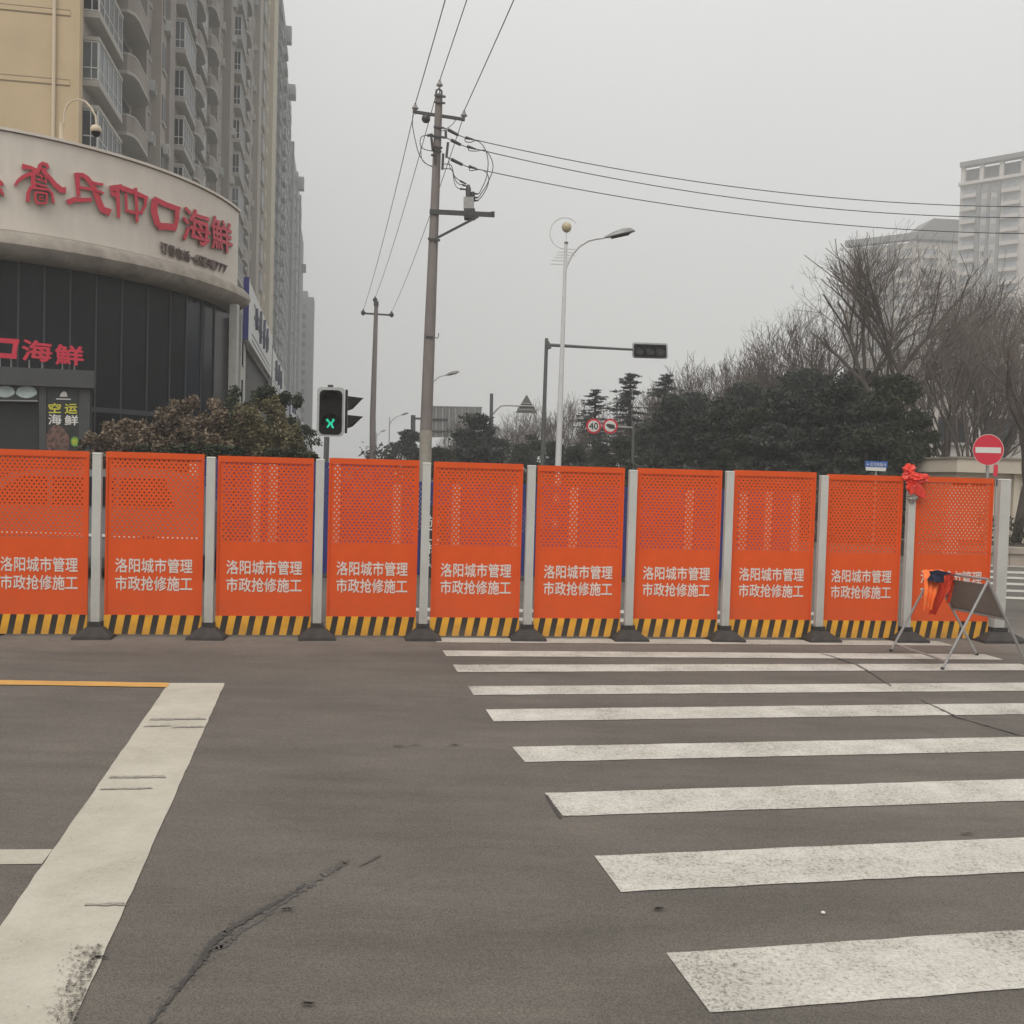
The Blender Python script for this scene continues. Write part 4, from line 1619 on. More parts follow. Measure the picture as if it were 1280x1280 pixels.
mb = MB()
cs = [spt(.3, -.25), spt(190, -.25), spt(190, -12), spt(.3, -7.5)]
mb.prism([(c.x, c.y) for c in cs], 0, 5.6, fn=lambda x, y, h: (x, y, h))
mb.build("shop_wall", SHOPWALL, shop)
mb = MB()
cs = [spt(.2, -.5), spt(190, -.5), spt(190, -12), spt(.2, -7.5)]
mb.prism([(c.x, c.y) for c in cs], 5.602, 7.35, fn=lambda x, y, h: (x, y, h))
mb.build("upper_wall", COLUMN, shop)
segs = [(0.0, 13.5, 5.5, 7.3), (14, 26, 5.2, 6.9), (27, 36, 4.4, 5.9), (38, 52, 4.9, 6.5), (54, 66, 4.4, 6.1), (70, 95, 4.2, 6.3), (98, 130, 4.2, 6.2)]
for i, (a, b, z0, z1) in enumerate(segs):
    mb = MB()
    A_, B_ = spt(a, 0), spt(b, 0)
    zm = (z0 + z1) / 2
    mb.bar(A_ + Vector((0, 0, zm)), B_ + Vector((0, 0, zm)), .13, z1 - z0)
    bd = mb.build("sign_board", [BOARDW, BOARDW, SIGNGREY, BOARDW, SHOPWALL, BOARDW, SIGNGREY][i], shop)
    mb = MB()
    mb.box((A_.x + .01, A_.y - .05, zm), (.16, .10, z1 - z0 + .06), TH)
    mb.build("board_edge", BOARDB if i in (0, 3) else SIGNGREY, bd)
    if i in (0, 1, 3, 4):
        # dark characters and two lines of small print, too foreshortened to read
        r_ = random.Random(i)
        L = b - a
        mb = MB()
        mb2 = MB()
        nch = 4 if i == 0 else 3
        for k in range(nch):
            ca = a + L * (.16 + k * .62 / nch)
            cw = L * .48 / nch
            for s in range(7):
                hx = s % 2
                y0_ = ca + cw * r_.uniform(0, .4)
                y1_ = ca + cw * r_.uniform(.6, 1)
                zz = z0 + (z1 - z0) * (.38 + .40 * r_.random())
                if hx:
                    mb.bar(spt(y0_, .069 + s * .002, zz), spt(y1_, .069 + s * .002, zz), .008, .06)
                else:
                    ym = (y0_ + y1_) / 2
                    mb.bar(spt(ym, .069 + s * .002, zz - .22), spt(ym + .1, .069 + s * .002, zz + .25), .008, cw * .10, up=(1, 0, 0))
        stuff(mb.build("board_print", BOARDINK, bd))
        for zz in (.2, .09):
            mb2.bar(spt(a + L * .12, .069, z0 + (z1 - z0) * zz), spt(b - L * .1, .069, z0 + (z1 - z0) * zz), .008, .06)
        stuff(mb2.build("small_print", BOARDINK, bd))
for k in range(14):
    a = 2 + k * 6.2
    mb = MB()
    mb.bar(spt(a, -.20, 2.0), spt(a + 4.6, -.20, 2.0), .12, 3.4)
    mb.build("shop_window", GLASSDK, shop)

# ------------------------------------------------------------------ towers on the left
def bay_mesh():
    mb = MB()          # local: x outwards, y along the street, z up; 0: slab, 1: frame, 2: glass
    mb.bx(.0, .70, 0.55, 5.55, .35, .62, 0)
    mb.bx(.0, .70, 0.55, 5.55, 2.35, 2.52, 0)
    mb.bx(.0, .64, .62, 5.48, .622, 2.348, 2)
    for y in (.60, 1.55, 2.5, 3.5, 4.5, 5.44):
        mb.bx(.602, .672, y, y + .06, .621, 2.349, 1)
    for z in (.66, 1.15, 2.28):
        mb.bx(.601, .66, .58, 5.52, z, z + .05, 1)
        mb.bx(.02, .60, .585, .619, z, z + .05, 1)
    mb.bx(.33, .37, .58, .618, .64, 2.34, 1)
    return mb.mesh("bay_window", [SLAB, WINFR, WINGL])


def balcony_mesh(L=5.0, d=1.15):
    mb = MB()
    # rounded slab and parapet
    prof = [(0, 0.1), (d * .7, .1), (d * .93, .5), (d, 1.1), (d, L - 1.1), (d * .93, L - .5), (d * .7, L - .1), (0, L - .1)]
    mb.prism(prof, 0, .16, fn=lambda x, y, h: (x, y, h), mi=0)
    mb.prism(prof, .17, .95, fn=lambda x, y, h: (x * .985, y * .99 + .02, h), mi=3)
    mb.prism(prof, .955, 1.05, fn=lambda x, y, h: (x, y, h), mi=0)
    mb.bx(-.02, .03, .3, L - .3, 1.06, 2.7, 2)
    mb.bx(.031, .07, .3, .38, 1.06, 2.7, 1)
    mb.bx(.031, .07, L / 2, L / 2 + .08, 1.06, 2.7, 1)
    mb.bx(.031, .07, L - .38, L - .3, 1.06, 2.7, 1)
    return mb.mesh("balcony", [SLAB, WINFR, WINGL, WALLBR])


def flat_mesh(L, proud=.35):
    mb = MB()
    mb.bx(0, proud, .1, L - .1, .30, .50, 0)
    mb.bx(0, proud - .06, .2, L - .2, .502, 2.3, 2)
    n = max(2, int(L / 1.1))
    for k in range(n + 1):
        y = .2 + (L - .4) * k / n
        mb.bx(proud - .059, proud, y - .04, y + .04, .502, 2.3, 1)
    mb.bx(proud - .058, proud - .01, .2, L - .2, 1.0, 1.06, 1)
    mb.bx(0, proud, .1, L - .1, 2.302, 2.45, 0)
    return mb.mesh("window", [SLAB, WINFR, WINGL2])


def slot_mesh():
    mb = MB()
    mb.bx(0, .04, 0, 1.0, .7, 2.2, 2)
    mb.bx(0, .10, -.1, 1.1, .55, .69, 0)
    return mb.mesh("window", [SLAB, WINFR, WINGL])


bay, balc, balc4, flat4, flat3, slot = bay_mesh(), balcony_mesh(), balcony_mesh(4.0, .9), flat_mesh(4.2), flat_mesh(3.2, .3), slot_mesh()
T1o = W(95, 100, 45.0)
T1o.z = 0
H1 = 87.0
tw = thing("residential_tower", "tall cream and brown residential tower rising behind the curved restaurant sign", "apartment tower", tuple(T1o), TH)
ct, st = math.cos(TH), math.sin(TH)


def tloc(x, y, z):           # local of the tower -> world
    return Vector((T1o.x + x * ct - y * st, T1o.y + x * st + y * ct, z))


def tbox(name, x0, x1, y0, y1, z0, z1, m, parent=tw):
    mb = MB()
    mb.bx(x0, x1, y0, y1, z0, z1)
    return mb.build(name, m, parent, local=True)


tbox("gable_wall", -24, 0, 0, .9, 0, H1, GABLE)
tbox("corner_pier", .002, .14, -.06, .55, 0, H1, GABLE)
tbox("facade_wall", -24, 0, .902, 86, 0, H1, WALLTAN)
for k in range(5, 13):
    z = k * 2.96 + 3.05
    if k > 8:
        break
    for dz in (0, .26):
        tbox("groove_band", -24, -.25, -.012, -.001, z + dz, z + dz + .035, GABLE_LINE)
    tbox("string_course", -24, -.25, -.035, -.001, z + .055, z + .24, GABLE)
pp_ = W(66, 100, 44.6)
lx = (pp_.x - T1o.x) * ct + (pp_.y - T1o.y) * st
MB().tube([(lx, -.12, 12), (lx, -.12, 40)], .075, 8).build("drain_pipe", PIPE, tw, local=True)
# the facade steps outward along the street, so that every section shows past the one before
tbox("facade_step", .001, .9, 19.2, 86, 0, H1, WALLBR)
tbox("facade_step", .901, 1.7, 46.5, 86, 0, H1, WALLTAN)
tbox("facade_step", 1.701, 2.4, 70, 86, 0, H1, WALLCREAM)
for y0, y1, x0, pr, m_ in ((12.0, 12.7, .001, .75, WALLBR), (12.701, 15.4, .001, .45, WALLBR), (15.401, 17.2, .001, .95, WALLTAN), (17.201, 19.199, .001, 1.15, WALLBR),
                       (38.6, 40.4, .902, 1.45, WALLBR), (40.401, 43.5, .902, 1.25, WALLTAN), (43.501, 46.499, .902, 1.9, WALLBR),
                       (60.5, 63, 1.702, 2.1, WALLBR), (63.001, 66, 1.702, 2.0, WALLTAN), (66.001, 69.99, 1.702, 2.5, WALLTAN), (73.5, 76, 2.402, 2.8, WALLCREAM), (79.002, 85.9, 2.402, 3.1, WALLCREAM)):
    tbox("pier", x0, pr, y0, y1, 0, H1, m_)
bay4 = None
mods = []
for y, me, x in ((.6, bay, 0), (6.6, balc, .0), (19.6, bay, .9), (25.2, balc4, .9), (29.2, flat4, .95), (33.4, balc4, .9), (36.8, slot, .95),
                 (46.9, bay, 1.7), (52.3, balc4, 1.7), (56.2, flat4, 1.72), (69.99 + .2, flat3, 2.38), (76.4, slot, 2.402)):
    mods.append((y, me, x))
for y, me, x in mods:
    Y = T1o.y + y * ct
    ztop = min(H1, 1.7 + 600 * Y / FPX + 4)
    pxm = 420 - 14600 / Y
    ytop_rest = 165 + max(0, pxm) * .36
    zlow = 1.7 + (575 - ytop_rest - 45) * Y / FPX - 3
    k0, k1 = int(zlow / 3), int(ztop / 3)
    for k in range(max(2, k0), k1):
        link(me.name.split('.')[0], me, tw, loc=(x, y, k * 3.0))
for y, pr in ((13.6, .452), (15.8, .952), (41.2, 1.252), (64, 2.002)):
    Y = T1o.y + y * ct
    z1_ = min(H1, 1.7 + 600 * Y / FPX + 4)
    for k in range(int(z1_ / 3) - min(16, int(z1_ / 5)), int(z1_ / 3)):
        link("window", slot, tw, loc=(pr, y, k * 3.0))
ra_ = random.Random(12)
acm = MB().bx(0, .32, 0, .85, 0, .6, 0).bx(.321, .34, .12, .6, .08, .52, 1).mesh("air_conditioner", [ACM, MULL])
for y, x0, kk in ((14.2, .452, range(5, 13)), (16.0, .952, range(5, 14)), (44.6, 1.902, range(6, 20)), (42.0, 1.252, range(6, 20)), (64.5, 2.002, range(8, 26)), (6.0, .002, range(4, 9)), (33.0, .902, range(6, 16))):
    for k in kk:
        if ra_.random() < .55:
            link("air_conditioner", acm, tw, loc=(x0, y + ra_.uniform(-.2, .3), k * 3.0 + ra_.choice((.1, 1.9))))
for k in range(28):
    z = 12 + k * 2.4
    tbox("relief_rib", 2.802, 2.86, 73.8, 75.6, z, z + 1.3, WALLTAN)


def simple_tower(name, label, Ypx, pxl, Yd, length, depth, H, wallm, cols, floors, z_first, col_w, side_cols=0, roofs=(), rz=TH, wm_=WINGL, group=None, x_out=.0):
    o = GX(pxl, Yd)
    t = thing(name, label, "apartment tower", (o.x, o.y, 0), rz, group)
    mb = MB()
    mb.bx(-depth, 0, 0, length, 0, H)
    mb.build("wall", wallm, t, local=True)
    wmsh = MB().bx(0, .12, 0, col_w, .6, 2.3, 0).bx(0, .35, -.15, col_w + .15, .38, .58, 1).mesh("window", [wm_, SLAB])
    step = (length - 4) / cols
    for c in range(cols):
        for f in range(floors):
            link("window", wmsh, t, loc=(.002, 2 + c * step, z_first + f * 3.0))
    return t


def add_local(t, name, dims, m):
    mb = MB()
    mb.bx(*dims)
    return mb.build(name, m, t, local=True)


T2 = simple_tower("residential_tower", "grey blue tower just right of the restaurant's cream corner pier, second along the street", 0, 321, 150, 57, 20, 87, WALLGREY2, 7, 27, 4, 3.4)
wf = MB().bx(0, 1.2, -.05, -.001, .5, 2.5, 0).bx(-.1, 1.3, -.2, -.001, .25, .45, 1).mesh("window", [WINGL, SLAB])
for f in range(27):
    link("window", wf, T2, loc=(-1.9, 0, 4 + f * 3))
for y0, y1 in ((0, 1), (17, 18.5), (34, 35.5)):
    add_local(T2, "pier", (.002, .3, y0, y1, 0, 87), WALLGREY)
for y in (10, 27, 45):
    for f in range(26):
        add_local(T2, "balcony", (.36, .75, y, y + 4.5, 4.0 + f * 3, 5.0 + f * 3), WALLGREY)
add_local(T2, "roof_block", (-18, -.3, 20, 38, 87.001, 90), WALLGREY2)
add_local(T2, "roof_cornice", (-1, 1.0, 54, 56, 84.6, 87.6), WALLGREY)
add_local(T2, "rear_wing", (-20, -.05, 57.01, 81, 0, 81), WALLGREY)
for y in (60, 66, 72, 77):
    for f in range(25):
        add_local(T2, "window", (-.045, .1, y, y + 2.6, 4.6 + f * 3, 6.4 + f * 3), WINGL)
add_local(T2, "roof_cornice", (-1, 1.3, 68, 72, 79.4, 81.5), WALLGREY)
add_local(T2, "roof_cornice", (-1, .5, 76, 79, 60, 63), WALLGREY2)
T3 = simple_tower("residential_tower", "hazier grey tower third along the street, beyond the blue grey one", 0, 357.5, 234, 62, 20, 75, WALLGREY, 4, 23, 4, 4.5)
for y0, y1 in ((0, 1.5), (24, 26), (46, 48)):
    add_local(T3, "pier", (.002, .4, y0, y1, 0, 75), WALLGREY2)
add_local(T3, "rear_wing", (-20, .1, 62.01, 80, 0, 69), WALLGREY2)
add_local(T3, "roof_cornice", (-1, 1.6, 30, 33, 72.5, 75.5), WALLGREY2)
add_local(T3, "roof_cornice", (-1, 1.4, 64, 67, 58, 60), WALLGREY2)
o4 = GX(388, 330)
T4 = thing("residential_tower", "palest distant tower at the far end of the left row, fourth along the street", "apartment tower", (o4.x, o4.y, 0), TH)
add_local(T4, "wall", (-9, 0, 0, 12, 0, 56), WALLGREY)
add_local(T4, "roof_block", (-7, -2, 1, 10, 56, 58), WALLGREY)
for x in (-7.5, -4.2):
    for f in range(17):
        add_local(T4, "window", (x, x + 1.8, -.1, -.001, 4 + f * 3, 5.6 + f * 3), WINGL)

# ------------------------------------------------------------------ towers at the right, far behind the bare trees
def rtower(label, pxc, Yc, lenL, lenR, H, floorsL, rzL, rzR, crown):
    o = GX(pxc, Yc)
    t = thing("hazy_tower", label, "apartment tower", (o.x, o.y, 0), 0)
    dl = Vector((math.cos(rzL), math.sin(rzL), 0))       # left face runs away from the corner
    dr = Vector((math.cos(rzR), math.sin(rzR), 0))
    pl, pr = dl * lenL, dr * lenR
    far = pl + dr * lenR
    loc = lambda x, y, h: (x, y, h)
    plan = [(0, 0), (pr.x, pr.y), (far.x, far.y), (pl.x, pl.y)]
    MB().prism(plan, 0, H, fn=loc).build("wall", RWALL, t, local=True)
    nl = Vector((dl.y, -dl.x, 0))
    if nl.y > 0:
        nl = -nl
    nr = Vector((dr.y, -dr.x, 0))
    if nr.y > 0:
        nr = -nr
    return t, dl, dr, nl, nr


def face_box(t, name, d, n, s0_, s1_, z0, z1, depth, m, off=0.0):
    mb = MB()
    c = d * ((s0_ + s1_) / 2) + n * (depth / 2 + off)
    mb.box((c.x, c.y, (z0 + z1) / 2), (abs(s1_ - s0_), depth, z1 - z0), math.atan2(d.y, d.x))
    return mb.build(name, m, t, local=True)


ra, dl, dr, nl, nr = rtower("hazy cream tower with open roof frame at the right edge, tallest on that side", 1262, 235, 14, 16, 72, 20, math.radians(180 - 42), math.radians(4), True)
for f in range(23):
    z = 3 + f * 3.0
    for a, b in ((.8, 4.2), (10.4, 13.2)):
        w_ = face_box(ra, "window", dl, nl, a, b, z + .9, z + 2.4, .12, WINGL2)
        face_box(ra, "balcony", dl, nl, a - .3, b + .3, z - .1, z + .75, 1.1, RWALL)
    face_box(ra, "window", dl, nl, 5.9, 6.9, z + .7, z + 2.3, .1, WINGL2)
    face_box(ra, "window", dl, nl, 7.9, 8.9, z + .7, z + 2.3, .1, WINGL2)
    face_box(ra, "window", dr, nr, 2.0, 6.2, z + .9, z + 2.4, .12, WINGL2)
    face_box(ra, "balcony", dr, nr, 1.5, 6.8, z - .1, z + .75, 1.0, RWALL)
for a, b in ((4.8, 5.5), (7.1, 7.7), (9.2, 10.1)):
    face_box(ra, "shaft", dl, nl, a, b, 0, 72, .6, RWALL_DK)
for s_ in (0, 4.6, 9, 13.2):
    face_box(ra, "roof_column", dl, nl, s_, s_ + .9, 72.7, 76.5, .8, RWALL, off=-1)
for s_ in (5, 10, 15):
    face_box(ra, "roof_column", dr, nr, s_, s_ + .9, 72.7, 76.5, .8, RWALL, off=-1)
face_box(ra, "roof_beam", dl, nl, 0, 14.2, 76.51, 77.6, 2, RWALL_DK, off=-1.5)
face_box(ra, "roof_beam", dr, nr, 0, 16, 76.52, 77.61, 2, RWALL_DK, off=-1.5)
face_box(ra, "roof_cornice", dl, nl, -.4, 14.2, 72.0, 72.69, 1.6, RWALL, off=-.5)
face_box(ra, "roof_cornice", dr, nr, .3, 16, 72.01, 72.68, 1.6, RWALL, off=-.5)
face_box(ra, "roof_box", dl, nl, .5, 13.5, 72.7, 76.3, 3, RWALL_DK, off=-5)
face_box(ra, "roof_box", dr, nr, 2, 16, 72.71, 76.31, 3, RWALL_DK, off=-5)

rb, dl, dr, nl, nr = rtower("lower hazy tower with pitched roof behind the tall bare trees", 1132, 262, 17.5, 18, 63, 19, math.radians(180 - 38), math.radians(6), True)
for f in range(20):
    z = 2 + f * 3.0
    for a, b in ((1.0, 4.2), (6.8, 10), (13, 16.5)):
        face_box(rb, "window", dl, nl, a, b, z + .9, z + 2.4, .12, WINGL2)
        face_box(rb, "balcony", dl, nl, a - .3, b + .3, z - .1, z + .75, 1.0, RWALL)
    for a, b in ((2, 5.6), (9.5, 13.5)):
        face_box(rb, "window", dr, nr, a, b, z + .9, z + 2.4, .12, WINGL2)
        face_box(rb, "balcony", dr, nr, a - .3, b + .3, z - .1, z + .75, 1.0, RWALL)
for a in (4.9, 11.0):
    face_box(rb, "shaft", dl, nl, a, a + 1.6, 0, 63, .7, RWALL_DK)
face_box(rb, "roof_cornice", dl, nl, -.3, 18, 63.6, 65.2, 2.4, RWALL_DK, off=-1.4)
face_box(rb, "roof_cornice", dr, nr, .2, 18, 63.61, 65.21, 2.4, RWALL_DK, off=-1.4)
for s_ in (1, 5, 9, 14, 19):
    face_box(rb, "roof_column", dl, nl, s_, s_ + .8, 63.0, 63.59, .8, RWALL, off=-.9)
mb = MB()
pts = [(0, 0), (18, 0), (14, 4.2), (5, 4.2)]
mb.prism(pts, 1.0, 9, fn=lambda x, y, h: (dr.x * x - nr.x * h, dr.y * x - nr.y * h, 65.22 + y))
mb.build("pitched_roof", RWALL_DK, rb, local=True)
rc, dl, dr, nl, nr = rtower("lower pale wing between the two hazy towers", 1196, 270, 10, 12, 58, 17, math.radians(180 - 40), math.radians(4), True)
for f in range(18):
    z = 2 + f * 3.0
    face_box(rc, "window", dl, nl, 1.5, 6.5, z + .9, z + 2.4, .12, WINGL2)
    face_box(rc, "balcony", dl, nl, 1, 7, z - .1, z + .75, 1.0, RWALL)
    face_box(rc, "window", dr, nr, 2, 7, z + .9, z + 2.4, .12, WINGL2)
    face_box(rc, "balcony", dr, nr, 1.6, 7.4, z - .1, z + .75, 1.0, RWALL)

# ------------------------------------------------------------------ near low block at the right, seen between the trunks
o = GX(1150, 62)
lb = thing("low_apartment_block", "pale low apartment block glimpsed between the bare trunks at right", "building", (o.x, o.y, 0), math.radians(4))
add_local(lb, "wall", (0, 16, 0, 10, 0, 10.2), RWALL)
for f in range(3):
    for k in range(5):
        add_local(lb, "window", (.9 + k * 3.1, 2.6 + k * 3.1, -.08, -.001, 1.2 + f * 3.1, 2.7 + f * 3.1), WINGL)
        add_local(lb, "window_ledge", (.7 + k * 3.1, 2.8 + k * 3.1, -.25, -.001, 1.0 + f * 3.1, 1.15 + f * 3.1), SLAB)
# ------------------------------------------------------------------ guard house, hedge, planter wall
gy = 27.0
gl, gr = GX(1184, gy), GX(1300, gy)
gh = thing("guard_house", "low cream flat roofed building with small dark openings behind the no entry sign", "building", (gl.x, gy, 0), math.radians(2))
L = gr.x - gl.x + 3
hh = W(1184, 590, gy).z
ht = W(1184, 573, gy).z
add_local(gh, "wall", (.15, L, 0, 4, 0, hh), GUARDW)
add_local(gh, "roof_slab", (0, L, -.35, 4, hh + .002, ht), GUARDW)
add_local(gh, "roof_ledge", (-.05, L, -.40, 4, ht + .001, ht + .05), CORNICE)
for px in (1198, 1220, 1241):
    x = GX(px, gy).x - gl.x
    add_local(gh, "small_window", (x - .17, x + .17, -.02, .1, hh - .34, hh - .17), GLASSDK)
x = GX(1254, gy).x - gl.x
wb = add_local(gh, "meter_box", (x - .06, x + .06, -.06, -.001, hh - .92, hh - .55), SIGNGREY)
add_local(gh, "meter_face", (x - .045, x + .045, -.07, -.061, hh - .89, hh - .58), BLACKP)
x = GX(1262, gy).x - gl.x
add_local(gh, "pilaster", (x, x + .15, -.12, -.001, 0, hh), GUARDW)
add_local(gh, "window", (x + .3, x + 2.5, -.03, .1, 1.1, 1.55), GLASSDK)
kY = 22.2
k0, k1 = GX(1150, kY), GX(1330, kY - .5)
pl_ = thing("planter_wall", "low beige planter kerb wall in front of the hedge at right", "planter", (k0.x, k0.y, 0), math.atan2(k1.y - k0.y, k1.x - k0.x))
Lk = (k1 - k0).length
nb = 8
for i in range(nb):
    add_local(pl_, "kerb_block", (i * Lk / nb + .004, (i + 1) * Lk / nb - .004, 0, .25, 0, .27), KERBST)
    add_local(pl_, "coping_block", (i * Lk / nb + .003, (i + 1) * Lk / nb - .003, -.06, .3, .272, .40), KERBST)
add_local(pl_, "soil", (0, Lk, .30, 3.0, 0, .36), mat("soil", (.07, .055, .04), .95, var=.3))

# ------------------------------------------------------------------ vegetation
def leaf_cloud(clumps, per, size, seed, aspect=.55, droop=0.0, flat=0.0):
    """clumps: (x, y, z, rx, ry, rz); many leaf-sized quads spread through each"""
    g = np.random.default_rng(seed)
    cl = np.asarray(clumps, float)
    c = np.repeat(cl[:, :3], per, 0)
    r = np.repeat(cl[:, 3:6], per, 0)
    n = len(c)
    u = g.normal(size=(n, 3))
    u /= np.linalg.norm(u, axis=1)[:, None]
    rad = g.random(n) ** .45 * g.uniform(.75, 1.15, n)
    p = c + u * r * rad[:, None]
    a = g.normal(size=(n, 3))
    a[:, 2] -= droop
    a /= np.linalg.norm(a, axis=1)[:, None]
    b = g.normal(size=(n, 3))
    b -= a * (a * b).sum(1)[:, None]
    b /= np.linalg.norm(b, axis=1)[:, None]
    s = size * g.uniform(.6, 1.4, n)[:, None]
    a = a * s
    b = b * s * aspect
    v = np.stack([p - a, p + b, p + a, p - b], 1).reshape(-1, 3)
    f = np.arange(n * 4).reshape(-1, 4)
    return v, f


def seg_tubes(segs, n):
    """segs: array (k, 8) of p0, p1, r0, r1"""
    s = np.asarray(segs, float)
    p0, p1, r0, r1 = s[:, :3], s[:, 3:6], s[:, 6], s[:, 7]
    d = p1 - p0
    d /= np.maximum(np.linalg.norm(d, axis=1), 1e-9)[:, None]
    h = np.where(np.abs(d[:, 2:3]) < .9, [[0, 0, 1.0]], [[1.0, 0, 0]])
    a = np.cross(d, h)
    a /= np.linalg.norm(a, axis=1)[:, None]
    b = np.cross(d, a)
    vs = []
    for (p, r) in ((p0, r0), (p1, r1)):
        for k in range(n):
            t = 2 * PI * k / n
            vs.append(p + (a * math.cos(t) + b * math.sin(t)) * r[:, None])
    v = np.stack(vs, 1).reshape(-1, 3)
    base = (np.arange(len(s)) * 2 * n)[:, None, None]
    q = np.array([[k, (k + 1) % n, n + (k + 1) % n, n + k] for k in range(n)])[None]
    return v, (base + q).reshape(-1, 4)


def grow(seed, H, R, base, r0, spread=.6, levels=7, kids_=(2, 3), up=.3, step=.17, shrink=.84, fork=4, side_p=.5, min_r=.006, wob=.15, tip=0.0):
    """skeleton of a bare tree whose crown fills an egg-shaped envelope: limb segments, twig segments"""
    g = random.Random(seed)
    limbs, twigs = [], []
    cz, rz = (H + base * .8) / 2, (H - base * .8) / 2

    def inside(p, grow_=1.0):
        f = (p.z - cz) / (rz * grow_)
        w_ = R * math.sqrt(max(0.0, 1 - f * f)) * (1.0 + .22 * math.sin(3 * math.atan2(p.y, p.x) + seed + f * 3))
        w_ *= grow_
        return abs(f) < 1 and p.x * p.x + p.y * p.y < w_ * w_

    def branch(p, d, L, r, lev):
        n = 3
        r1 = max(min_r * .6, r * .66)
        for i in range(n):
            w_ = wob * (.4 if lev == 0 else 1)
            d = (d + Vector((g.gauss(0, w_), g.gauss(0, w_), g.gauss(0, w_ * .5) + up * .12 - tip * (lev > 4)))).normalized()
            q = p + d * (L / n)
            ra_, rb_ = r + (r1 - r) * i / n, r + (r1 - r) * (i + 1) / n
            (limbs if lev < 4 else twigs).append((*p, *q, ra_, rb_))
            if lev > 0 and ((not inside(q) and g.random() < .5) or (q.z > cz and not inside(q, 1.22))):
                return
            if 0 < lev < levels and g.random() < side_p * (.6 if lev < 2 else 1):
                side(q, d, L * .7, rb_ * .62, lev + 1)
            p = q
        if lev >= levels:
            return
        k = g.randint(*kids_) if lev else fork
        for j in range(k):
            side(p, d, L * shrink * g.uniform(.8, 1.2), r1 * (.86 if lev < 3 else .82), lev + 1, j == 0, j * 2 * PI / k + g.uniform(-.4, .4))

    def side(p, d, L, r, lev, straight=False, a=None):
        a = g.uniform(0, 2 * PI) if a is None else a
        o_ = Matrix.Rotation(a, 3, d) @ d.orthogonal().normalized()
        s_ = spread * g.uniform(.6, 1.25) * (.4 if straight else 1)
        nd = (d + o_ * s_ + Vector((0, 0, up * .3))).normalized()
        branch(p, nd, L, max(r, min_r), lev)
    # trunk, then the main fork
    n0 = base
    p = Vector((0, 0, 0))
    d = Vector((g.uniform(-.06, .06), g.uniform(-.06, .06), 1)).normalized()
    for i in range(4):
        q = p + d * (n0 / 4)
        limbs.append((*p, *q, r0 * (1.15 - .08 * i), r0 * (1.07 - .08 * i)))
        d = (d + Vector((g.gauss(0, .04), g.gauss(0, .04), 0))).normalized()
        p = q
    for j in range(fork):
        side(p, d, H * step, r0 * .62, 1, j == 0, j * 2 * PI / fork + g.uniform(-.4, .4))
    return limbs, twigs


def bare_meshes(seed, twigm=TWIG, limbm=BARK, cap=26000, **kw):
    limbs, twigs = grow(seed, **kw)
    if len(twigs) > cap:
        twigs = twigs[:cap]
    lv, lf = seg_tubes(limbs, 6)
    tv, tf = seg_tubes(twigs, 3)
    return np_mesh("trunk", lv, lf, limbm), np_mesh("twig_crown", tv, tf, twigm)


bare = {
    'wide': bare_meshes(3, BARK2, H=9.6, R=3.0, base=3.4, r0=.21, spread=.60, levels=7, up=.32, step=.20, shrink=.86, fork=4, min_r=.0048, side_p=.26),
    'wide2': bare_meshes(14, BARK2, H=9.6, R=3.1, base=2.6, r0=.19, spread=.66, levels=7, up=.30, step=.20, shrink=.86, fork=4, min_r=.0046, side_p=.17),
    'tall': bare_meshes(8, H=8.6, R=2.1, base=2.2, r0=.13, spread=.60, levels=6, up=.40, step=.20, shrink=.86, fork=3, min_r=.0055, side_p=.30),
    'tall2': bare_meshes(21, H=8.6, R=2.3, base=1.8, r0=.12, spread=.66, levels=6, up=.38, step=.20, shrink=.86, fork=3, min_r=.0055, side_p=.30),
    'bush': bare_meshes(5, BARK2, H=6.7, R=1.8, base=.9, r0=.10, spread=.50, levels=6, up=.50, step=.20, shrink=.86, fork=5, min_r=.009, side_p=.36),
    'bush2': bare_meshes(17, BARK2, H=6.7, R=1.7, base=.8, r0=.10, spread=.55, levels=6, up=.50, step=.20, shrink=.86, fork=5, min_r=.007, side_p=.28),
}
BH = {'wide': 10, 'wide2': 10, 'tall': 9, 'tall2': 9, 'bush': 7, 'bush2': 7}


def ntris(me):
    return len(me.polygons)




def bare_tree(kind, px, Y, ytop, label, rz=0, sx=1.0, group="bare winter trees on the right", lean=0.0):
    p = GX(px, Y)
    H = W(px, ytop, Y).z
    k = H / BH[kind]
    t = thing("bare_tree", label, "tree", (p.x, p.y, 0), rz, group)
    t.scale = (k * sx, k * sx, k)
    t.rotation_euler = (0, lean, rz)
    link("trunk", bare[kind][0], t)
    link("crown", bare[kind][1], t)
    return t


bare_tree('wide', 1118, 40, 292, "tallest bare tree, its broad crown rising before the hazy lower tower", 0.4, 1.0)
bare_tree('wide2', 1058, 42, 298, "wide leaning bare tree at the left of the tall bare group", 2.1, .92, lean=-.10)
bare_tree('tall', 1185, 31, 330, "slim bare tree just left of the no entry sign", 1.0, .9, lean=-.03)
bare_tree('tall2', 1203, 29, 360, "bare tree leaning right just behind the no entry sign", 2.4, 1.0, lean=.05)
bare_tree('tall', 1268, 24.5, 325, "large dark bare tree standing in the hedge at the right edge", 4.2, 1.1)
bare_tree('tall2', 1300, 30, 340, "bare tree cut off by the right edge behind the hedge", .6, 1.0)
bare_tree('tall2', 1168, 46, 385, "dense brown bare tree behind the red film knot", .9, 1.1)
bare_tree('bush', 1215, 45, 370, "dense bare tree behind the cream guard house", 2.9, 1.1)
bare_tree('wide2', 1252, 48, 350, "brown bare tree behind the guard house's right part", .3, 1.1)
bare_tree('wide2', 1018, 48, 372, "bare tree between the leaning tree and the dark evergreens", 1.8, 1.1)
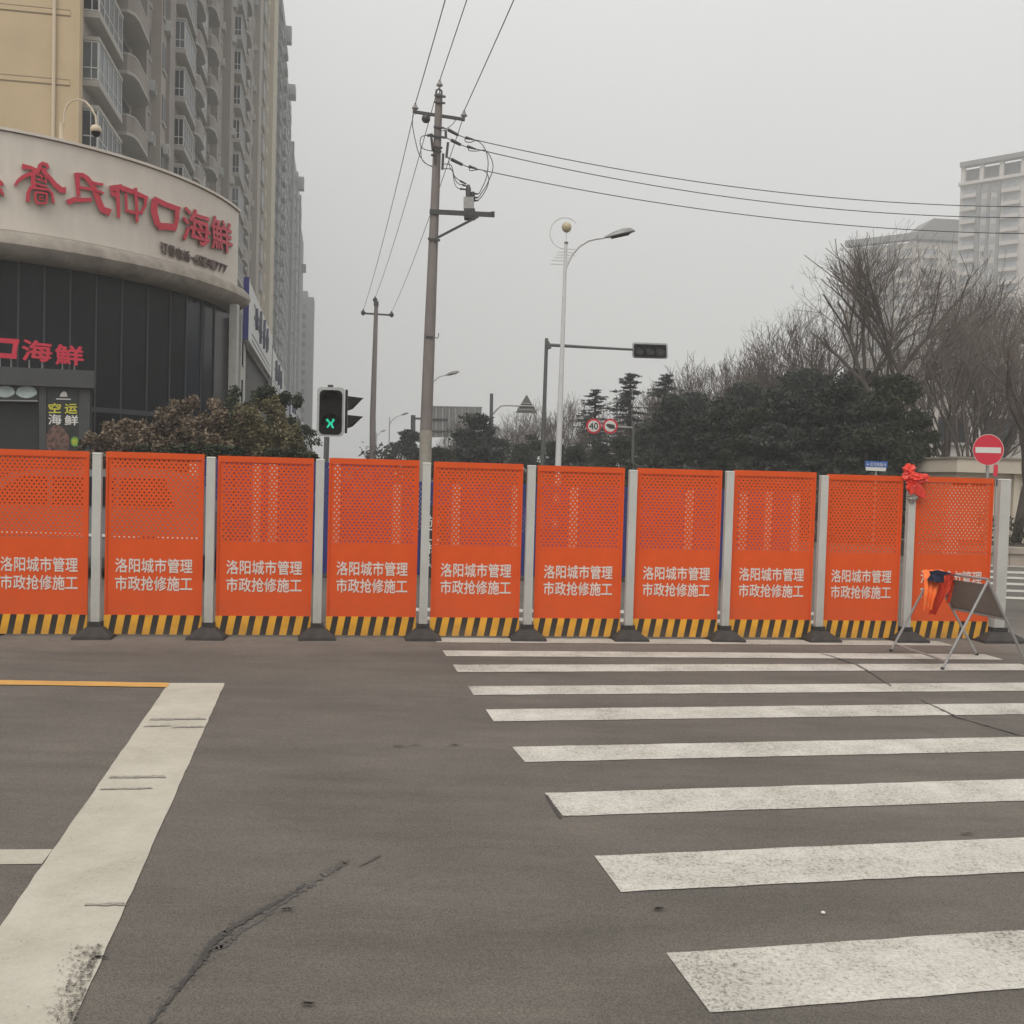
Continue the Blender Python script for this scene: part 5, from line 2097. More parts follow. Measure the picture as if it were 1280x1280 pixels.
for i, (px, Y, yt, k) in enumerate(((985, 50, 398, 'bush'), (955, 54, 415, 'bush2'), (925, 56, 440, 'bush'), (893, 56, 447, 'bush2'), (862, 58, 452, 'bush'),
                                    (838, 56, 466, 'bush2'), (808, 60, 486, 'bush'), (770, 64, 495, 'bush2'), (716, 70, 497, 'bush'), (636, 70, 512, 'bush2'), (664, 66, 505, 'bush'), (572, 60, 524, 'bush'))):
    bare_tree(k, px, Y, yt, ["tallest of the bare thicket trees above the evergreens, rightmost", "second from right of the bare thicket trees", "third from right of the bare thicket trees",
                             "fourth from right of the bare thicket trees, above dark evergreens", "fifth from right of the bare thicket trees", "bare tree just right of the third pointed conifer",
                             "bare tree between the second and third pointed conifers", "bare tree between the first and second pointed conifers", "low bare tree just right of the white lamp pole",
                             "bare tree beneath the triangular sign", "bare tree directly left of the dark signal pole", "pale bare tree below the big road sign's left half"][i],
              i * 1.3, [1.2, 1.2, 1.2, 1.2, 1.2, 1.1, 1.1, 1.1, 1.1, 1.2, 1.1, 1.1][i], "bare thicket trees behind the evergreens")


def ever_mesh(seed, H=4.6, R=1.9, m=EVERG, nclump=64, per=300, size=.062, droop=.4, low=.12):
    g = random.Random(seed)
    cl = []
    for i in range(nclump):
        z = H * (low + (1 - low) * g.random() ** .8)
        f = (z / H)
        rr = R * (1 - .88 * f ** 1.7) * math.sqrt(g.random())
        a = g.uniform(0, 2 * PI)
        s = R * g.uniform(.12, .34)
        cl.append((rr * math.cos(a), rr * math.sin(a), min(z, H - s * .4), s, s, s * .55))
    v, f = leaf_cloud(cl, per, size, seed, droop=droop)
    return np_mesh("crown", v, f, m)


tr_mb = MB().tube([(0, 0, 0), (.05, .02, 1.4), (0, .08, 3.4)], [.16, .12, .04], 7)
trunk_me = tr_mb.mesh("trunk", BARK)
ev = [ever_mesh(1, R=1.7), ever_mesh(2, R=2.0, m=GREENF), ever_mesh(6, R=1.6, m=CEDAR), ever_mesh(9, R=1.9, nclump=50), ever_mesh(13, R=1.5, m=CEDAR)]
for i, (px, Y, yt, sx) in enumerate(((718, 44, 556, 1.0), (748, 42, 552, 1.0), (778, 40, 546, 1.0), (806, 38, 534, 1.0), (836, 36, 496, .9), (868, 35, 518, 1.0), (902, 34, 492, 1.0),
                                     (938, 33, 512, 1.0), (972, 32, 488, 1.1), (1006, 32, 502, 1.0), (1040, 31, 482, 1.1), (1078, 30, 500, 1.0), (1106, 30, 470, .9), (862, 46, 492, 1.1), (925, 45, 480, 1.1), (1000, 44, 462, 1.1), (1060, 44, 458, 1.1),
                                     (548, 47, 560, 1.0), (690, 45, 552, 1.1), (650, 44, 555, 1.0))):
    p = GX(px, Y)
    k = W(px, yt, Y).z / 4.6
    nm = ["lowest evergreen beside the white lamp pole", "evergreen directly below the speed limit sign", "evergreen below the striped round sign", "evergreen at the end of the sign arm",
          "tall dark evergreen left of the eighth panel's post", "evergreen above the seventh white post", "dark evergreen above the eighth panel, left of two", "evergreen above the eighth panel, right of two",
          "dark evergreen just left of the pale red twigs", "evergreen directly above the pale red twigs", "evergreen left of the blue street name sign", "tallest dark evergreen behind the blue street name sign", "rightmost dark evergreen, left of the red film",
          "evergreen in the back row below the bare thicket, leftmost", "evergreen in the back row, second", "evergreen in the back row, third", "evergreen in the back row, rightmost",
          "low dark bush right of the utility pole", "dark bush between the signal pole and white lamp", "dark bush left of the grey signal pole"][i]
    t = thing("evergreen_tree", nm, "evergreen tree", (p.x, p.y, 0), i * 1.7, "dark evergreens along the road")
    t.scale = (k * sx if k > .6 else .8, k * sx if k > .6 else .8, k)
    link("trunk", trunk_me, t)
    link("crown", ev[i * 3 % 5], t)


def conifer_mesh(seed, H=7.0, R=1.7):
    g = random.Random(seed)
    cl, segs = [], [(0, 0, 0, 0, 0, H * .985, .12, .01)]
    z = .8
    while z < H - .1:
        f = z / H
        a = g.uniform(0, 2 * PI)
        L = (R * (1 - f) ** .85 + .05) * g.uniform(.45, 1.15)
        dr_ = g.uniform(-.05, .30)
        e = Vector((L * math.cos(a), L * math.sin(a), z - L * dr_))
        segs.append((0, 0, z, e.x, e.y, e.z, .02, .006))
        for q in (.25, .5, .75, 1.0):
            s_ = .07 + L * .11
            cl.append((e.x * q + g.gauss(0, .04), e.y * q + g.gauss(0, .04), z + (e.z - z) * q - .04 + g.gauss(0, .03), s_, s_, .05 + L * .035))
        z += H * .0085 * g.uniform(.5, 1.5)
    v, f = leaf_cloud(cl, 26, .045, seed, aspect=.30, droop=.6)
    sv, sf = seg_tubes(segs, 5)
    return np_mesh("trunk", sv, sf, BARK), np_mesh("crown", v, f, CEDAR)


con = [conifer_mesh(4), conifer_mesh(12)]
for i, (px, Y, yt, lab) in enumerate(((740, 52, 484, "pointed conifer above the speed limit sign, leftmost of three"), (783, 50, 463, "tallest pointed conifer, middle of three"), (827, 51, 465, "pointed conifer rightmost of three, below the overhead signal"))):
    p = GX(px, Y)
    k = W(px, yt, Y).z / 7.0
    t = thing("conifer_tree", lab, "conifer", (p.x, p.y, 0), i * 2.0, "pointed conifers in the centre")
    t.scale = (k * 2.2, k * 2.2, k)
    link("trunk", con[i % 2][0], t)
    link("crown", con[i % 2][1], t)


def bush_mesh(seed, m, nclump=64, per=230, size=.032, H=3.0, R=.72):
    g = random.Random(seed)
    cl = []
    for i in range(nclump):
        z = H * (.15 + .8 * g.random())
        rr = R * math.sqrt(g.random()) * math.sqrt(max(.1, 1 - (z / H) ** 2 * .8))
        a = g.uniform(0, 2 * PI)
        s = g.uniform(.06, .20) * (1.1 - .45 * z / H)
        cl.append((rr * math.cos(a) + g.gauss(0, .05), rr * math.sin(a), z * .97, s, s, s * 1.5))
    v, f = leaf_cloud(cl, per, size, seed)
    return np_mesh("leaves", v, f, m)


def stems(H=2.3, n=9, seed=2):
    g = random.Random(seed)
    s = []
    for _ in range(n):
        a = g.uniform(0, 2 * PI)
        r = g.uniform(.1, .4)
        p = (r * .2 * math.cos(a), r * .2 * math.sin(a), 0)
        q = (r * math.cos(a), r * math.sin(a), H * g.uniform(.7, 1.1))
        s.append((*p, *q, .018, .006))
    v, f = seg_tubes(s, 4)
    return np_mesh("stems", v, f, BARK)


st_me = stems()
bb = [bush_mesh(1, BROWNF), bush_mesh(2, BROWNF), bush_mesh(3, OLIVEF), bush_mesh(4, OLIVEF), bush_mesh(5, GREENF)]
blist = [(136, 18.6, 516, 1.1, 0, "brown leafed bush beside the canopy's right pier"), (152, 18.4, 532, 1.2, 1, "low brown bush second from the canopy"), (178, 18.8, 515, 1.1, 0, "pointed brown bush left of the tall brown one"),
         (205, 18.2, 522, 1.2, 1, "brown bush at the foot of the tall brown one"), (234, 19.0, 484, 1.15, 0, "tallest brown bush in front of the dark glass"), (268, 18.8, 500, 1.25, 1, "brown bush just left of the pale corner column"),
         (296, 19.2, 502, 1.1, 2, "olive bush in front of the pale corner column"), (322, 20.0, 484, 1.1, 2, "tall olive bush right of the pale corner column"), (345, 19.4, 520, 1.0, 3, "yellowish olive bush at the right of the bush row"),
         (362, 19.8, 545, 1.0, 3, "rightmost low olive bush below the far signs"), (190, 17.6, 550, 1.3, 4, "low dark green bush before the brown ones, left"), (250, 17.6, 548, 1.3, 4, "low dark green bush before the brown ones, middle"),
         (310, 17.8, 552, 1.3, 4, "low dark green bush before the olive ones"), (372, 19, 556, 1.1, 4, "dark green bush left of the pedestrian signal"), (335, 24, 480, 1.5, 4, "dark green bush against the grey shop wall"), (309, 23, 474, 1.3, 4, "dark green bush behind the pale corner column")]
for i, (px, Y, yt, sx, k, lab) in enumerate(blist):
    p = GX(px, Y)
    H = W(px, yt, Y).z
    t = thing("bush", lab, "bush", (p.x, p.y, 0), i * 1.1, "bushes in front of the restaurant")
    t.scale = (sx, sx, H / 3.0)
    link("leaves", bb[k], t)
    link("stems", st_me, t)


def small_tree(name, px, Y, yt, me, trunkm, label, sxy, cat="tree", base=1.0, group=None, rz=0):
    p = GX(px, Y)
    H = W(px, yt, Y).z
    t = thing(name, label, cat, (p.x, p.y, 0), rz, group)
    t.scale = (sxy, sxy, H / base)
    link("trunk", trunkm, t)
    link("crown", me, t)
    return t


small_tree("broadleaf_tree", 380, 34, 532, ever_mesh(31, H=4.6, R=1.5, m=GREENF, nclump=20, per=110, size=.08, low=.4), trunk_me, "sparse grey green tree left of the pedestrian signal", .65, base=4.6)
small_tree("broadleaf_tree", 592, 46, 518, ever_mesh(33, H=4.6, R=1.9, m=CEDAR, nclump=50, per=200, size=.09, low=.3), trunk_me, "round dark tree in front of the big grey road sign", .95, base=4.6)
small_tree("broadleaf_tree", 622, 52, 548, ever_mesh(34, H=4.6, R=1.9, m=CEDAR, nclump=40, per=150, size=.09), trunk_me, "lower dark tree right of the round one by the road sign", .9, base=4.6)
small_tree("broadleaf_tree", 508, 60, 538, ever_mesh(35, H=4.6, R=1.8, m=CEDAR, nclump=36, per=150, size=.09, low=.35), trunk_me, "small dark tree just left of the utility pole", 1.0, base=4.6)
small_tree("broadleaf_tree", 662, 50, 543, ever_mesh(36, H=4.6, R=1.6, m=GREENF, nclump=22, per=110, size=.08, low=.3), trunk_me, "sparse dark tree below the triangular sign", .9, base=4.6)
small_tree("broadleaf_tree", 530, 50, 560, ever_mesh(37, H=4.6, R=1.7, m=CEDAR, nclump=40, per=150, size=.09), trunk_me, "low dark tree directly behind the utility pole", .9, base=4.6)


def hedge(name, label, p0, p1, h, d, m, seed, per=60, size=.05, wob=.06):
    p0, p1 = Vector(p0), Vector(p1)
    L = (p1 - p0).length
    t = thing(name, label, "hedge", (p0.x, p0.y, 0), math.atan2(p1.y - p0.y, p1.x - p0.x))
    g = random.Random(seed)
    cl = []
    n = int(L / .22)
    for i in range(n):
        for j in range(3):
            for k in range(3):
                cl.append((L * (i + g.random()) / n, d * (j + .5) / 3, h * (k + .6) / 3.2 + g.uniform(-wob, wob), .17, d / 5, h / 5))
    v, f = leaf_cloud(cl, per, size, seed)
    link("foliage", np_mesh("foliage", v, f, m), t)
    mb = MB()
    for i in range(int(L / .5)):
        mb.tube([(.25 + i * .5, d / 2, 0), (.25 + i * .5 + g.uniform(-.1, .1), d / 2, h * .85)], [.02, .008], 4)
    stuff(mb.build("stem_mass", BARK, t, local=True))
    return t


a, b = GX(1235, 23.3), GX(1340, 23.0)
hedge("clipped_hedge", "clipped dark hedge behind the planter wall at the right edge", a, b, W(1262, 645, 23.1).z, 1.3, HEDGEF, 3, per=34, size=.035)
a, b = GX(445, 62), GX(560, 60)
hedge("roadside_hedge", "long low dark hedge at the foot of the far utility pole", a, b, W(500, 556, 61).z, 2.0, CEDAR, 5, per=9, size=.14, wob=.2)
a, b = GX(560, 50), GX(720, 48)
hedge("roadside_hedge", "dark hedge mass below the triangular warning sign", a, b, W(640, 562, 50).z, 2.0, CEDAR, 6, per=9, size=.14, wob=.25)
a, b = GX(700, 30), GX(1140, 27.5)
hedge("roadside_hedge", "dark hedge mass along the foot of the evergreens", a, b, 2.1, 2.2, EVERG, 7, per=16, size=.10, wob=.12)
p = GX(1222, 31)
t = thing("red_leaf_shrub", "red leafed shrub behind the no entry sign above the guard house roof", "shrub", (p.x, p.y, 0), 0)
H = W(1222, 548, 31).z
t.scale = (1.1, .8, H / 3.0)
link("leaves", bush_mesh(41, REDF, nclump=50, per=70, size=.04), t)
link("stems", st_me, t)
p = GX(1016, 26)
t = thing("red_twig_shrub", "small pale red twiggy shrub peeping over the eighth barrier panel", "shrub", (p.x, p.y, 0), 0)
t.scale = (.32, .32, W(1016, 577, 26).z / 3.0)
link("leaves", bush_mesh(43, mat("pale_red_leaves", (.28, .15, .12), .8, var=.3), nclump=14, per=30, size=.03), t)
link("stems", st_me, t)

# ------------------------------------------------------------------ utility poles, wires
UY = 28.6
P = lambda x, y, dz=0.0: W(x, y, UY + dz)
ub = GX(526.5, UY)
up_ = thing("utility_pole", "tall concrete utility pole with cross arm, switch bracket and insulators", "utility pole", (ub.x, ub.y, 0), 0)
MB().tube([ub, P(531, 600), P(532.5, 538)], [.185, .175, .170], 16).build("pole_foot", CONC_PALE, up_, smooth=True)
MB().tube([P(532.5, 537.9), P(537, 420), P(543, 270), P(549, 118)], [.168, .155, .125, .098], 16).build("pole_shaft", CONC, up_, smooth=True)
ins = lambda x, y, s=1.0, dz=0: MB().lathe(P(x, y, dz), [(.02 * s, -.14), (.03 * s, -.08), (.085 * s, -.05), (.095 * s, -.02), (.05 * s, .02), (.055 * s, .04), (.03 * s, .08), (.035 * s, .10), (.001, .11)], 12)
MB().bar(P(516, 139.5), P(581, 149.5), .07, .075).build("cross_arm", DARKMET, up_)
for x, y in ((519, 134), (580, 143)):
    ins(x, y).build("insulator", PORC, up_, smooth=True)
    MB().tube([P(x, y + 4), P(x, y + 9)], .012, 6).build("insulator_pin", DARKMET, up_)
ins(549.5, 105).build("insulator", PORC, up_, smooth=True)
MB().tube([P(549.5, 108), P(549.5, 117)], .014, 6).build("insulator_pin", DARKMET, up_)
for (x0, y0, x1, y1, h) in ((543, 119, 557, 121, .05), (543, 127.5, 556.5, 129, .045), (542, 158.5, 555, 160, .04), (534, 169, 556, 172, .05), (541, 183, 553, 185, .05), (541, 188, 552, 189.5, .04)):
    MB().bar(P(x0, y0, -.12), P(x1, y1, -.12), .05, h).build("pole_clamp", DARKMET, up_)
    MB().bar(P(x0, y0, .12), P(x1, y1, .12), .05, h).build("pole_clamp", DARKMET, up_)
MB().tube([P(545, 117), P(545.5, 113), P(549, 111), P(552, 114), P(552, 118)], .03, 6).build("top_bracket", DARKMET, up_, smooth=True)
MB().lathe(P(532.5, 148.5), [(.03, .12), (.09, .08), (.12, .02), (.12, -.04), (.07, -.10), (.001, -.12)], 12).build("junction_pot", PORC_BROWN, up_, smooth=True)
for (x0, y0, x1, y1, r) in ((539, 170, 541, 188, .035), (557, 163, 557.5, 173, .035), (560, 178, 558, 197, .035), (554, 192, 553, 212, .035), (545, 186, 544, 205, .03), (541, 193, 541, 195, .05)):
    MB().tube([P(x0, y0, -.16), P(x1, y1, -.16)], r, 8).build("fuse_cutout", PORC_BROWN, up_, smooth=True)
MB().tube([P(534, 169.5, -.14), P(541, 168, -.14)], .04, 8).build("fuse_cutout", PORC_BROWN, up_, smooth=True)
# switch bracket
for dz in (-.14, .14):
    MB().bar(P(537, 264.5, dz), P(617, 268.5, dz), .05, .13 if dz < 0 else .12).build("bracket_beam", DARKMET, up_)
    MB().bar(P(547, 297, dz), P(598, 270.5, dz), .05, .06).build("bracket_brace", DARKMET, up_)
    MB().bar(P(535, 298.5, dz), P(550, 300.5, dz), .05, .06).build("pole_clamp", DARKMET, up_)
MB().bar(P(616, 268, -.2), P(616, 268, .2), .10, .16).build("beam_end", DARKMET, up_)
MB().bar(P(586, 247.5), P(586, 262), .28, .24, up=(0, 1, 0)).build("switch_tank", GALV, up_)
MB().bar(P(587, 262), P(587, 274), .30, .30, up=(0, 1, 0)).build("tank_mount", DARKMET, up_)
MB().tube([P(585.5, 248), P(585.5, 236), P(585.5, 231)], [.075, .075, .04], 10).build("arrester", PORC_BROWN, up_, smooth=True)
MB().tube([P(591.5, 250), P(591, 240)], [.06, .05], 8).build("arrester", PORC_BROWN, up_, smooth=True)
for x0, y0, x1, y1 in ((592, 242, 598, 242.5), (592, 247, 598, 247), (592, 251, 598, 250.5), (575, 226, 583, 230), (575, 236, 583, 237), (578, 231, 584, 233)):
    MB().tube([P(x0, y0, -.05), P(x1, y1, -.05)], [.03, .018], 6).build("bushing", PORC_BROWN, up_)


def loop(pts, r=.012, dz=0.0, name="jumper_cable"):
    Q = [P(x, y, dz + .05 * math.sin(i)) for i, (x, y) in enumerate(pts)]
    # smooth the run with Catmull-Rom
    out = []
    for i in range(len(Q) - 1):
        p0, p1, p2, p3 = Q[max(i - 1, 0)], Q[i], Q[i + 1], Q[min(i + 2, len(Q) - 1)]
        for k in range(5):
            t = k / 5
            out.append(.5 * ((2 * p1) + (p2 - p0) * t + (2 * p0 - 5 * p1 + 4 * p2 - p3) * t * t + (3 * p1 - p0 - 3 * p2 + p3) * t ** 3))
    out.append(Q[-1])
    return MB().tube(out, r, 5).build(name, CABLE, up_, smooth=True)


loop([(516.5, 141), (515.5, 155), (519, 175), (524, 193), (532, 204), (542, 209)])
loop([(534, 169), (527, 171), (525, 178), (527, 184), (532, 187), (541, 189)])
loop([(526, 184), (527, 198), (533, 205), (542, 208)], .010)
loop([(553, 205), (563, 206), (566, 213), (568, 220), (575, 226)])
loop([(553, 211), (564, 212), (568, 222), (572, 229), (578, 231)])
loop([(566, 214), (568, 228), (572, 235), (580, 237)], .010)
loop([(571, 147), (566, 155), (556, 162), (545, 167)], .010)
loop([(561, 196), (562, 208), (566, 214)], .010)
loop([(581, 173), (582, 177), (588, 178), (596, 176), (605, 184), (610, 200), (608, 222), (600, 240), (598, 242)], .012)
loop([(586, 185), (586, 188), (594, 189), (606, 188), (614, 198), (616, 212), (608, 232), (598, 247)], .012)
loop([(587, 208), (587, 213), (592, 213), (600, 212), (608, 216), (611, 226), (606, 240), (598, 250.5)], .012)
for (x0, y0, x1, y1) in ((560, 162, 573, 169), (564, 175, 576, 181), (564, 199, 578, 206)):
    MB().tube([P(x0, y0), P(x1, y1)], [.05, .04], 8).build("strain_insulator", PORC_BROWN, up_, smooth=True)
    MB().tube([P(x1, y1), P(x1 + 11, y1 + 4)], .013, 5).build("strain_link", DARKMET, up_)
    MB().tube([P(x0 - 5, y0 - 2), P(x0, y0)], .014, 5).build("strain_link", DARKMET, up_)
for (x0, y0, x1, y1) in ((582, 172, 592, 174.5), (584, 183, 595, 186.5), (586, 208, 596, 211)):
    MB().tube([P(x0, y0), P(x1, y1)], [.045, .022], 7).build("wire_clamp", DARKMET, up_, smooth=True)
MB().bar(P(533, 421.5), P(542, 422.5), .36, .05).build("pole_clamp", DARKMET, up_)
MB().tube([P(541, 422), P(547, 422.5), P(548, 421), P(548.5, 416.5)], .012, 5).build("hook", DARKMET, up_)
# white wall-box glimpsed low on the pole
p2y = 62.0
b2 = GX(465.5, p2y)
u2 = thing("utility_pole", "smaller distant concrete utility pole with a single cross arm", "utility pole", (b2.x, b2.y, 0), 0)
P2 = lambda x, y, dz=0.0: W(x, y, p2y + dz)
MB().tube([b2, P2(466, 520), P2(470.5, 376)], [.20, .18, .115], 12).build("pole_shaft", CONC, u2, smooth=True)
MB().bar(P2(453, 391.5), P2(490, 394), .10, .10).build("cross_arm", DARKMET, u2)
for x, y in ((454, 390), (489.5, 392.5), (469, 374)):
    MB().lathe(P2(x, y), [(.05, -.2), (.13, -.12), (.14, .0), (.06, .1), (.001, .2)], 10).build("insulator", PORC_BROWN, u2, smooth=True)
MB().bar(P2(467.5, 380), P2(473, 380.3), .3, .25).build("top_bracket", DARKMET, u2)


def wire(a, b, sag, r, label, group, n=28):
    a, b = Vector(a), Vector(b)
    pts = []
    for i in range(n + 1):
        t = i / n
        p = a.lerp(b, t)
        p.z -= sag * 4 * t * (1 - t)
        pts.append(p)
    o_ = MB().tube(pts, r, 5).build("power_line", CABLE, None, smooth=True)
    tag(o_, label, "power line", group)
    return o_


g1 = "power lines between the two utility poles"
wire(P(517, 143), P2(454, 388), .35, .011, "left power line running from cross arm to the far pole", g1)
wire(P(545, 119), P2(469, 372), .35, .011, "middle power line running from pole top to the far pole", g1)
wire(P(579, 147), P2(489.5, 390), .35, .011, "right power line running down to the far pole's right insulator", g1)
g2 = "power lines passing overhead"


def overhead(start, px_top, label):
    # passes through the top edge of the picture at column px_top, then on over the viewer
    s = Vector(start)
    d = ray(px_top, 0)
    ds = Vector((6.35, -33.6, -.1))
    # choose the end so the line crosses the picture's top edge there
    best = None
    for k in np.linspace(-3, 3, 241):
        e = s + ds + Vector((k, 0, 0))
        # y = 0 crossing
        for t in np.linspace(0, .5, 101):
            p = s.lerp(e, t) - CAMP
            zc_ = p.dot(_fwd)
            if 640 - FPX * p.dot(_up) / zc_ < 0:
                c = 640 + FPX * p.dot(_right) / zc_
                if best is None or abs(c - px_top) < best[0]:
                    best = (abs(c - px_top), e)
                break
    wire(s, best[1], .3, .012, label, g2)


overhead(P(519, 130.5), 554, "overhead power line leaving the left cross arm insulator")
overhead(P(549.5, 101), 582, "overhead power line leaving the pole top insulator")
overhead(P(580, 139), 639, "overhead power line leaving the right cross arm insulator")
MB_ = MB()
g3 = "power lines crossing to the right"
for (x0, y0), (ym, y1), lab in (((590, 174), (247, 258.5), "uppermost of the three power lines crossing to the right"), ((594, 186), (261, 272), "middle of the three power lines crossing to the right"), ((595, 211), (280, 292), "lowest of the three power lines crossing to the right")):
    a = P(x0, y0)
    # quadratic through pole, x = 1040 and x = 1280 columns of the same vertical plane
    def at(px, py):
        d = ray(px, py)
        x_ = a.x
        t = (a.y + .14 * (0 - a.x)) / (d.y - .14 * d.x)
        return CAMP + d * t
    m1, m2 = at(1040, ym), at(1280, y1)
    X = [a.x, m1.x, m2.x]
    Zz = [a.z, m1.z, m2.z]
    co = np.polyfit(X, Zz, 2)
    x2 = m2.x + 9
    pts = []
    for i in range(41):
        x = a.x + (x2 - a.x) * i / 40
        pts.append(Vector((x, a.y + .14 * (x - a.x), float(np.polyval(co, x)))))
    o_ = MB().tube(pts, .0125, 5).build("power_line", CABLE, None, smooth=True)
    tag(o_, lab, "power line", g3)

# ------------------------------------------------------------------ lamps
def street_lamp(Y, px_base, px_top, py_top, arm, head, label, r0=.10, r1=.045, group="street lamps along the side street"):
    b = GX(px_base, Y)
    t = thing("street_lamp", label, "street lamp", (b.x, b.y, 0), 0, group)
    Q = lambda x, y, dz=0.0: W(x, y, Y + dz)
    top = Q(px_top, py_top)
    MB().tube([b, b.lerp(top, .5), top], [r0, (r0 + r1) / 2, r1], 12).build("pole", LAMPWHITE, t, smooth=True)
    A = [Q(x, y) for x, y in arm]
    MB().tube(A, [r1 * .8] * (len(A) - 1) + [r1 * .5], 8).build("arm", LAMPWHITE, t, smooth=True)
    h0, h1 = Q(*head[0]), Q(*head[1])
    d = h1 - h0
    L = d.length
    mb = MB()
    prof = [(0, .05), (.12, .35), (.35, .8), (.6, 1.0), (.85, .8), (1.0, .15)]
    hw = L * .17
    rings = []
    vs, fs = [], []
    n = 12
    for s, w in prof:
        c = h0 + d * s
        for k in range(n):
            a = 2 * PI * k / n
            up_f = 0.62 if math.sin(a) > 0 else .16
            vs.append(c + Vector((0, 1, 0)) * math.cos(a) * hw * w + Vector((0, 0, 1)) * math.sin(a) * hw * w * up_f * 1.6)
    for i in range(len(prof) - 1):
        for k in range(n):
            fs.append((i * n + k, i * n + (k + 1) % n, (i + 1) * n + (k + 1) % n, (i + 1) * n + k))
    fs += [tuple(range(n)), tuple((len(prof) - 1) * n + k for k in range(n))]
    mb.add(vs, fs)
    hd = mb.build("lamp_head", LAMPHEAD, t, smooth=True)
    mb = MB()
    c = h0 + d * .55 - Vector((0, 0, hw * .27))
    mb.box(c, (L * .55, hw * 1.3, hw * .12), 0, 0, Matrix.Rotation(-math.atan2(d.z, d.x), 3, 'Y'))
    mb.build("diffuser", BLACKPL, hd)
    return t, Q


lt, Q = street_lamp(28.0, 694.5, 707.5, 303, [(707, 336), (709, 331), (715, 318), (724, 308), (735, 301), (745, 298.5), (756, 297.5)], [(753, 298), (794, 289)],
                    "white street lamp with cream globe, open ring and side arm", .10, .042, "street lamps along the side street")
MB().lathe(Q(708.3, 284), [(.001, -.145), (.05, -.135), (.11, -.09), (.135, -.01), (.12, .07), (.07, .12), (.001, .135)], 18).build("globe", GLOBE, lt, smooth=True)
MB().tube([Q(708, 290), Q(707.8, 302)], .010, 6).build("globe_rod", LAMPWHITE, lt)
MB().lathe(Q(707.8, 304), [(.045, -.03), (.06, .02), (.05, .04)], 12).build("pole_cap", LAMPHEAD, lt)
ring = []
for k in range(22):
    a = math.radians(40 + k * (270 - 40 + 10) / 21)
    ring.append(Q(706 + 18.5 * math.cos(a) * 1.0, 291.5 - 19.5 * math.sin(a)))
MB().tube(ring, .014, 6).build("ring", LAMPWHITE, lt, smooth=True)
for x0, x1, y in ((702, 721, 311.5), (697, 720, 315.5), (696, 719, 319), (693, 715, 322.5), (689, 712, 326), (688, 708, 330.5)):
    MB().tube([Q(x0, y - .6), Q(x1, y + .3)], .012, 6).build("cross_rod", LAMPWHITE, lt)
street_lamp(70, 534, 538, 455, [(538, 485), (541, 478), (548, 471.5), (556, 469)], [(555, 470), (574.5, 465)], "street lamp half hidden behind the tall utility pole", .11, .06)
street_lamp(110, 486, 487, 521, [(487, 531), (489, 527), (494, 522), (501, 519)], [(500, 519.5), (511, 516.5)], "small distant street lamp right of the far utility pole", .10, .06)
street_lamp(150, 470.2, 470.5, 540, [(470.6, 546), (473, 543), (476, 541)], [(474.5, 540.5), (482.5, 537.8)], "most distant street lamp just beside the far utility pole", .12, .07)

# ------------------------------------------------------------------ pedestrian signal
SY = 17.4
sb = GX(403.5, SY)
ps = thing("pedestrian_signal", "pedestrian signal in grey rimmed housing showing a lit green figure", "traffic signal", (sb.x, sb.y, 0), 0)
S = lambda x, y, dz=0.0: W(x, y, SY + dz)
MB().tube([sb, S(408.5, 546)], .045, 12).build("pole", DARKGREEN, ps, smooth=True)


def rrect(x0, y0, x1, y1, r, n=5):
    pts = []
    for cx_, cy__, a0 in ((x1 - r, y0 + r, -90), (x1 - r, y1 - r, 0), (x0 + r, y1 - r, 90), (x0 + r, y0 + r, 180)):
        for k in range(n + 1):
            a = math.radians(a0 + 90 * k / n)
            pts.append((cx_ + r * math.cos(a), cy__ + r * math.sin(a)))
    return pts


tl_ = lambda x, y: (x + (514 - y) * .02, y + (x - 413) * .028)      # housing tilts with the level of the place
fnS = lambda x, y, h: S(*tl_(x, y), h)
mb = MB()
mb.prism(rrect(396, 484, 430.5, 545.5, 5), 0, .30, fn=fnS)
mb.build("housing_rim", RIM, ps)
mb = MB()
mb.prism(rrect(399, 487.5, 427.5, 543, 6), -.012, -.0005, fn=fnS)
mb.build("face_plate", BLACKPL, ps)
MB().prism([(409, 481), (416, 481), (416, 484), (409, 484)], .08, .2, fn=fnS).build("top_bracket", DARKMET, ps)
for cyy in (500.5, 528.5):
    mb = MB()
    ring_o = [(413.2 + 11.2 * math.cos(a), cyy + 12.2 * math.sin(a)) for a in np.linspace(0, 2 * PI, 26, endpoint=False)]
    mb.prism(ring_o, -.02, -.013, fn=fnS)
    lens = mb.build("lens", BLACKPL, ps)
    # hood over the upper half
    mb = MB()
    vs, fs = [], []
    m_ = 14
    for k in range(m_ + 1):
        a = math.radians(170 + 200 * k / m_)
        for rr_, dz in ((12.2, -.013), (12.2, -.20), (11.4, -.20), (11.4, -.013)):
            vs.append(fnS(413.2 + rr_ * math.cos(a), cyy + (rr_ + 1) * math.sin(a) * (1.0), dz if dz > -.1 else -.02 - .14 * max(0, -math.sin(a)) ** .5))
    for k in range(m_):
        for q_ in range(4):
            fs.append((k * 4 + q_, k * 4 + (q_ + 1) % 4, (k + 1) * 4 + (q_ + 1) % 4, (k + 1) * 4 + q_))
    mb.add(vs, fs)
    mb.build("hood", VISOR, ps)
mb = MB()
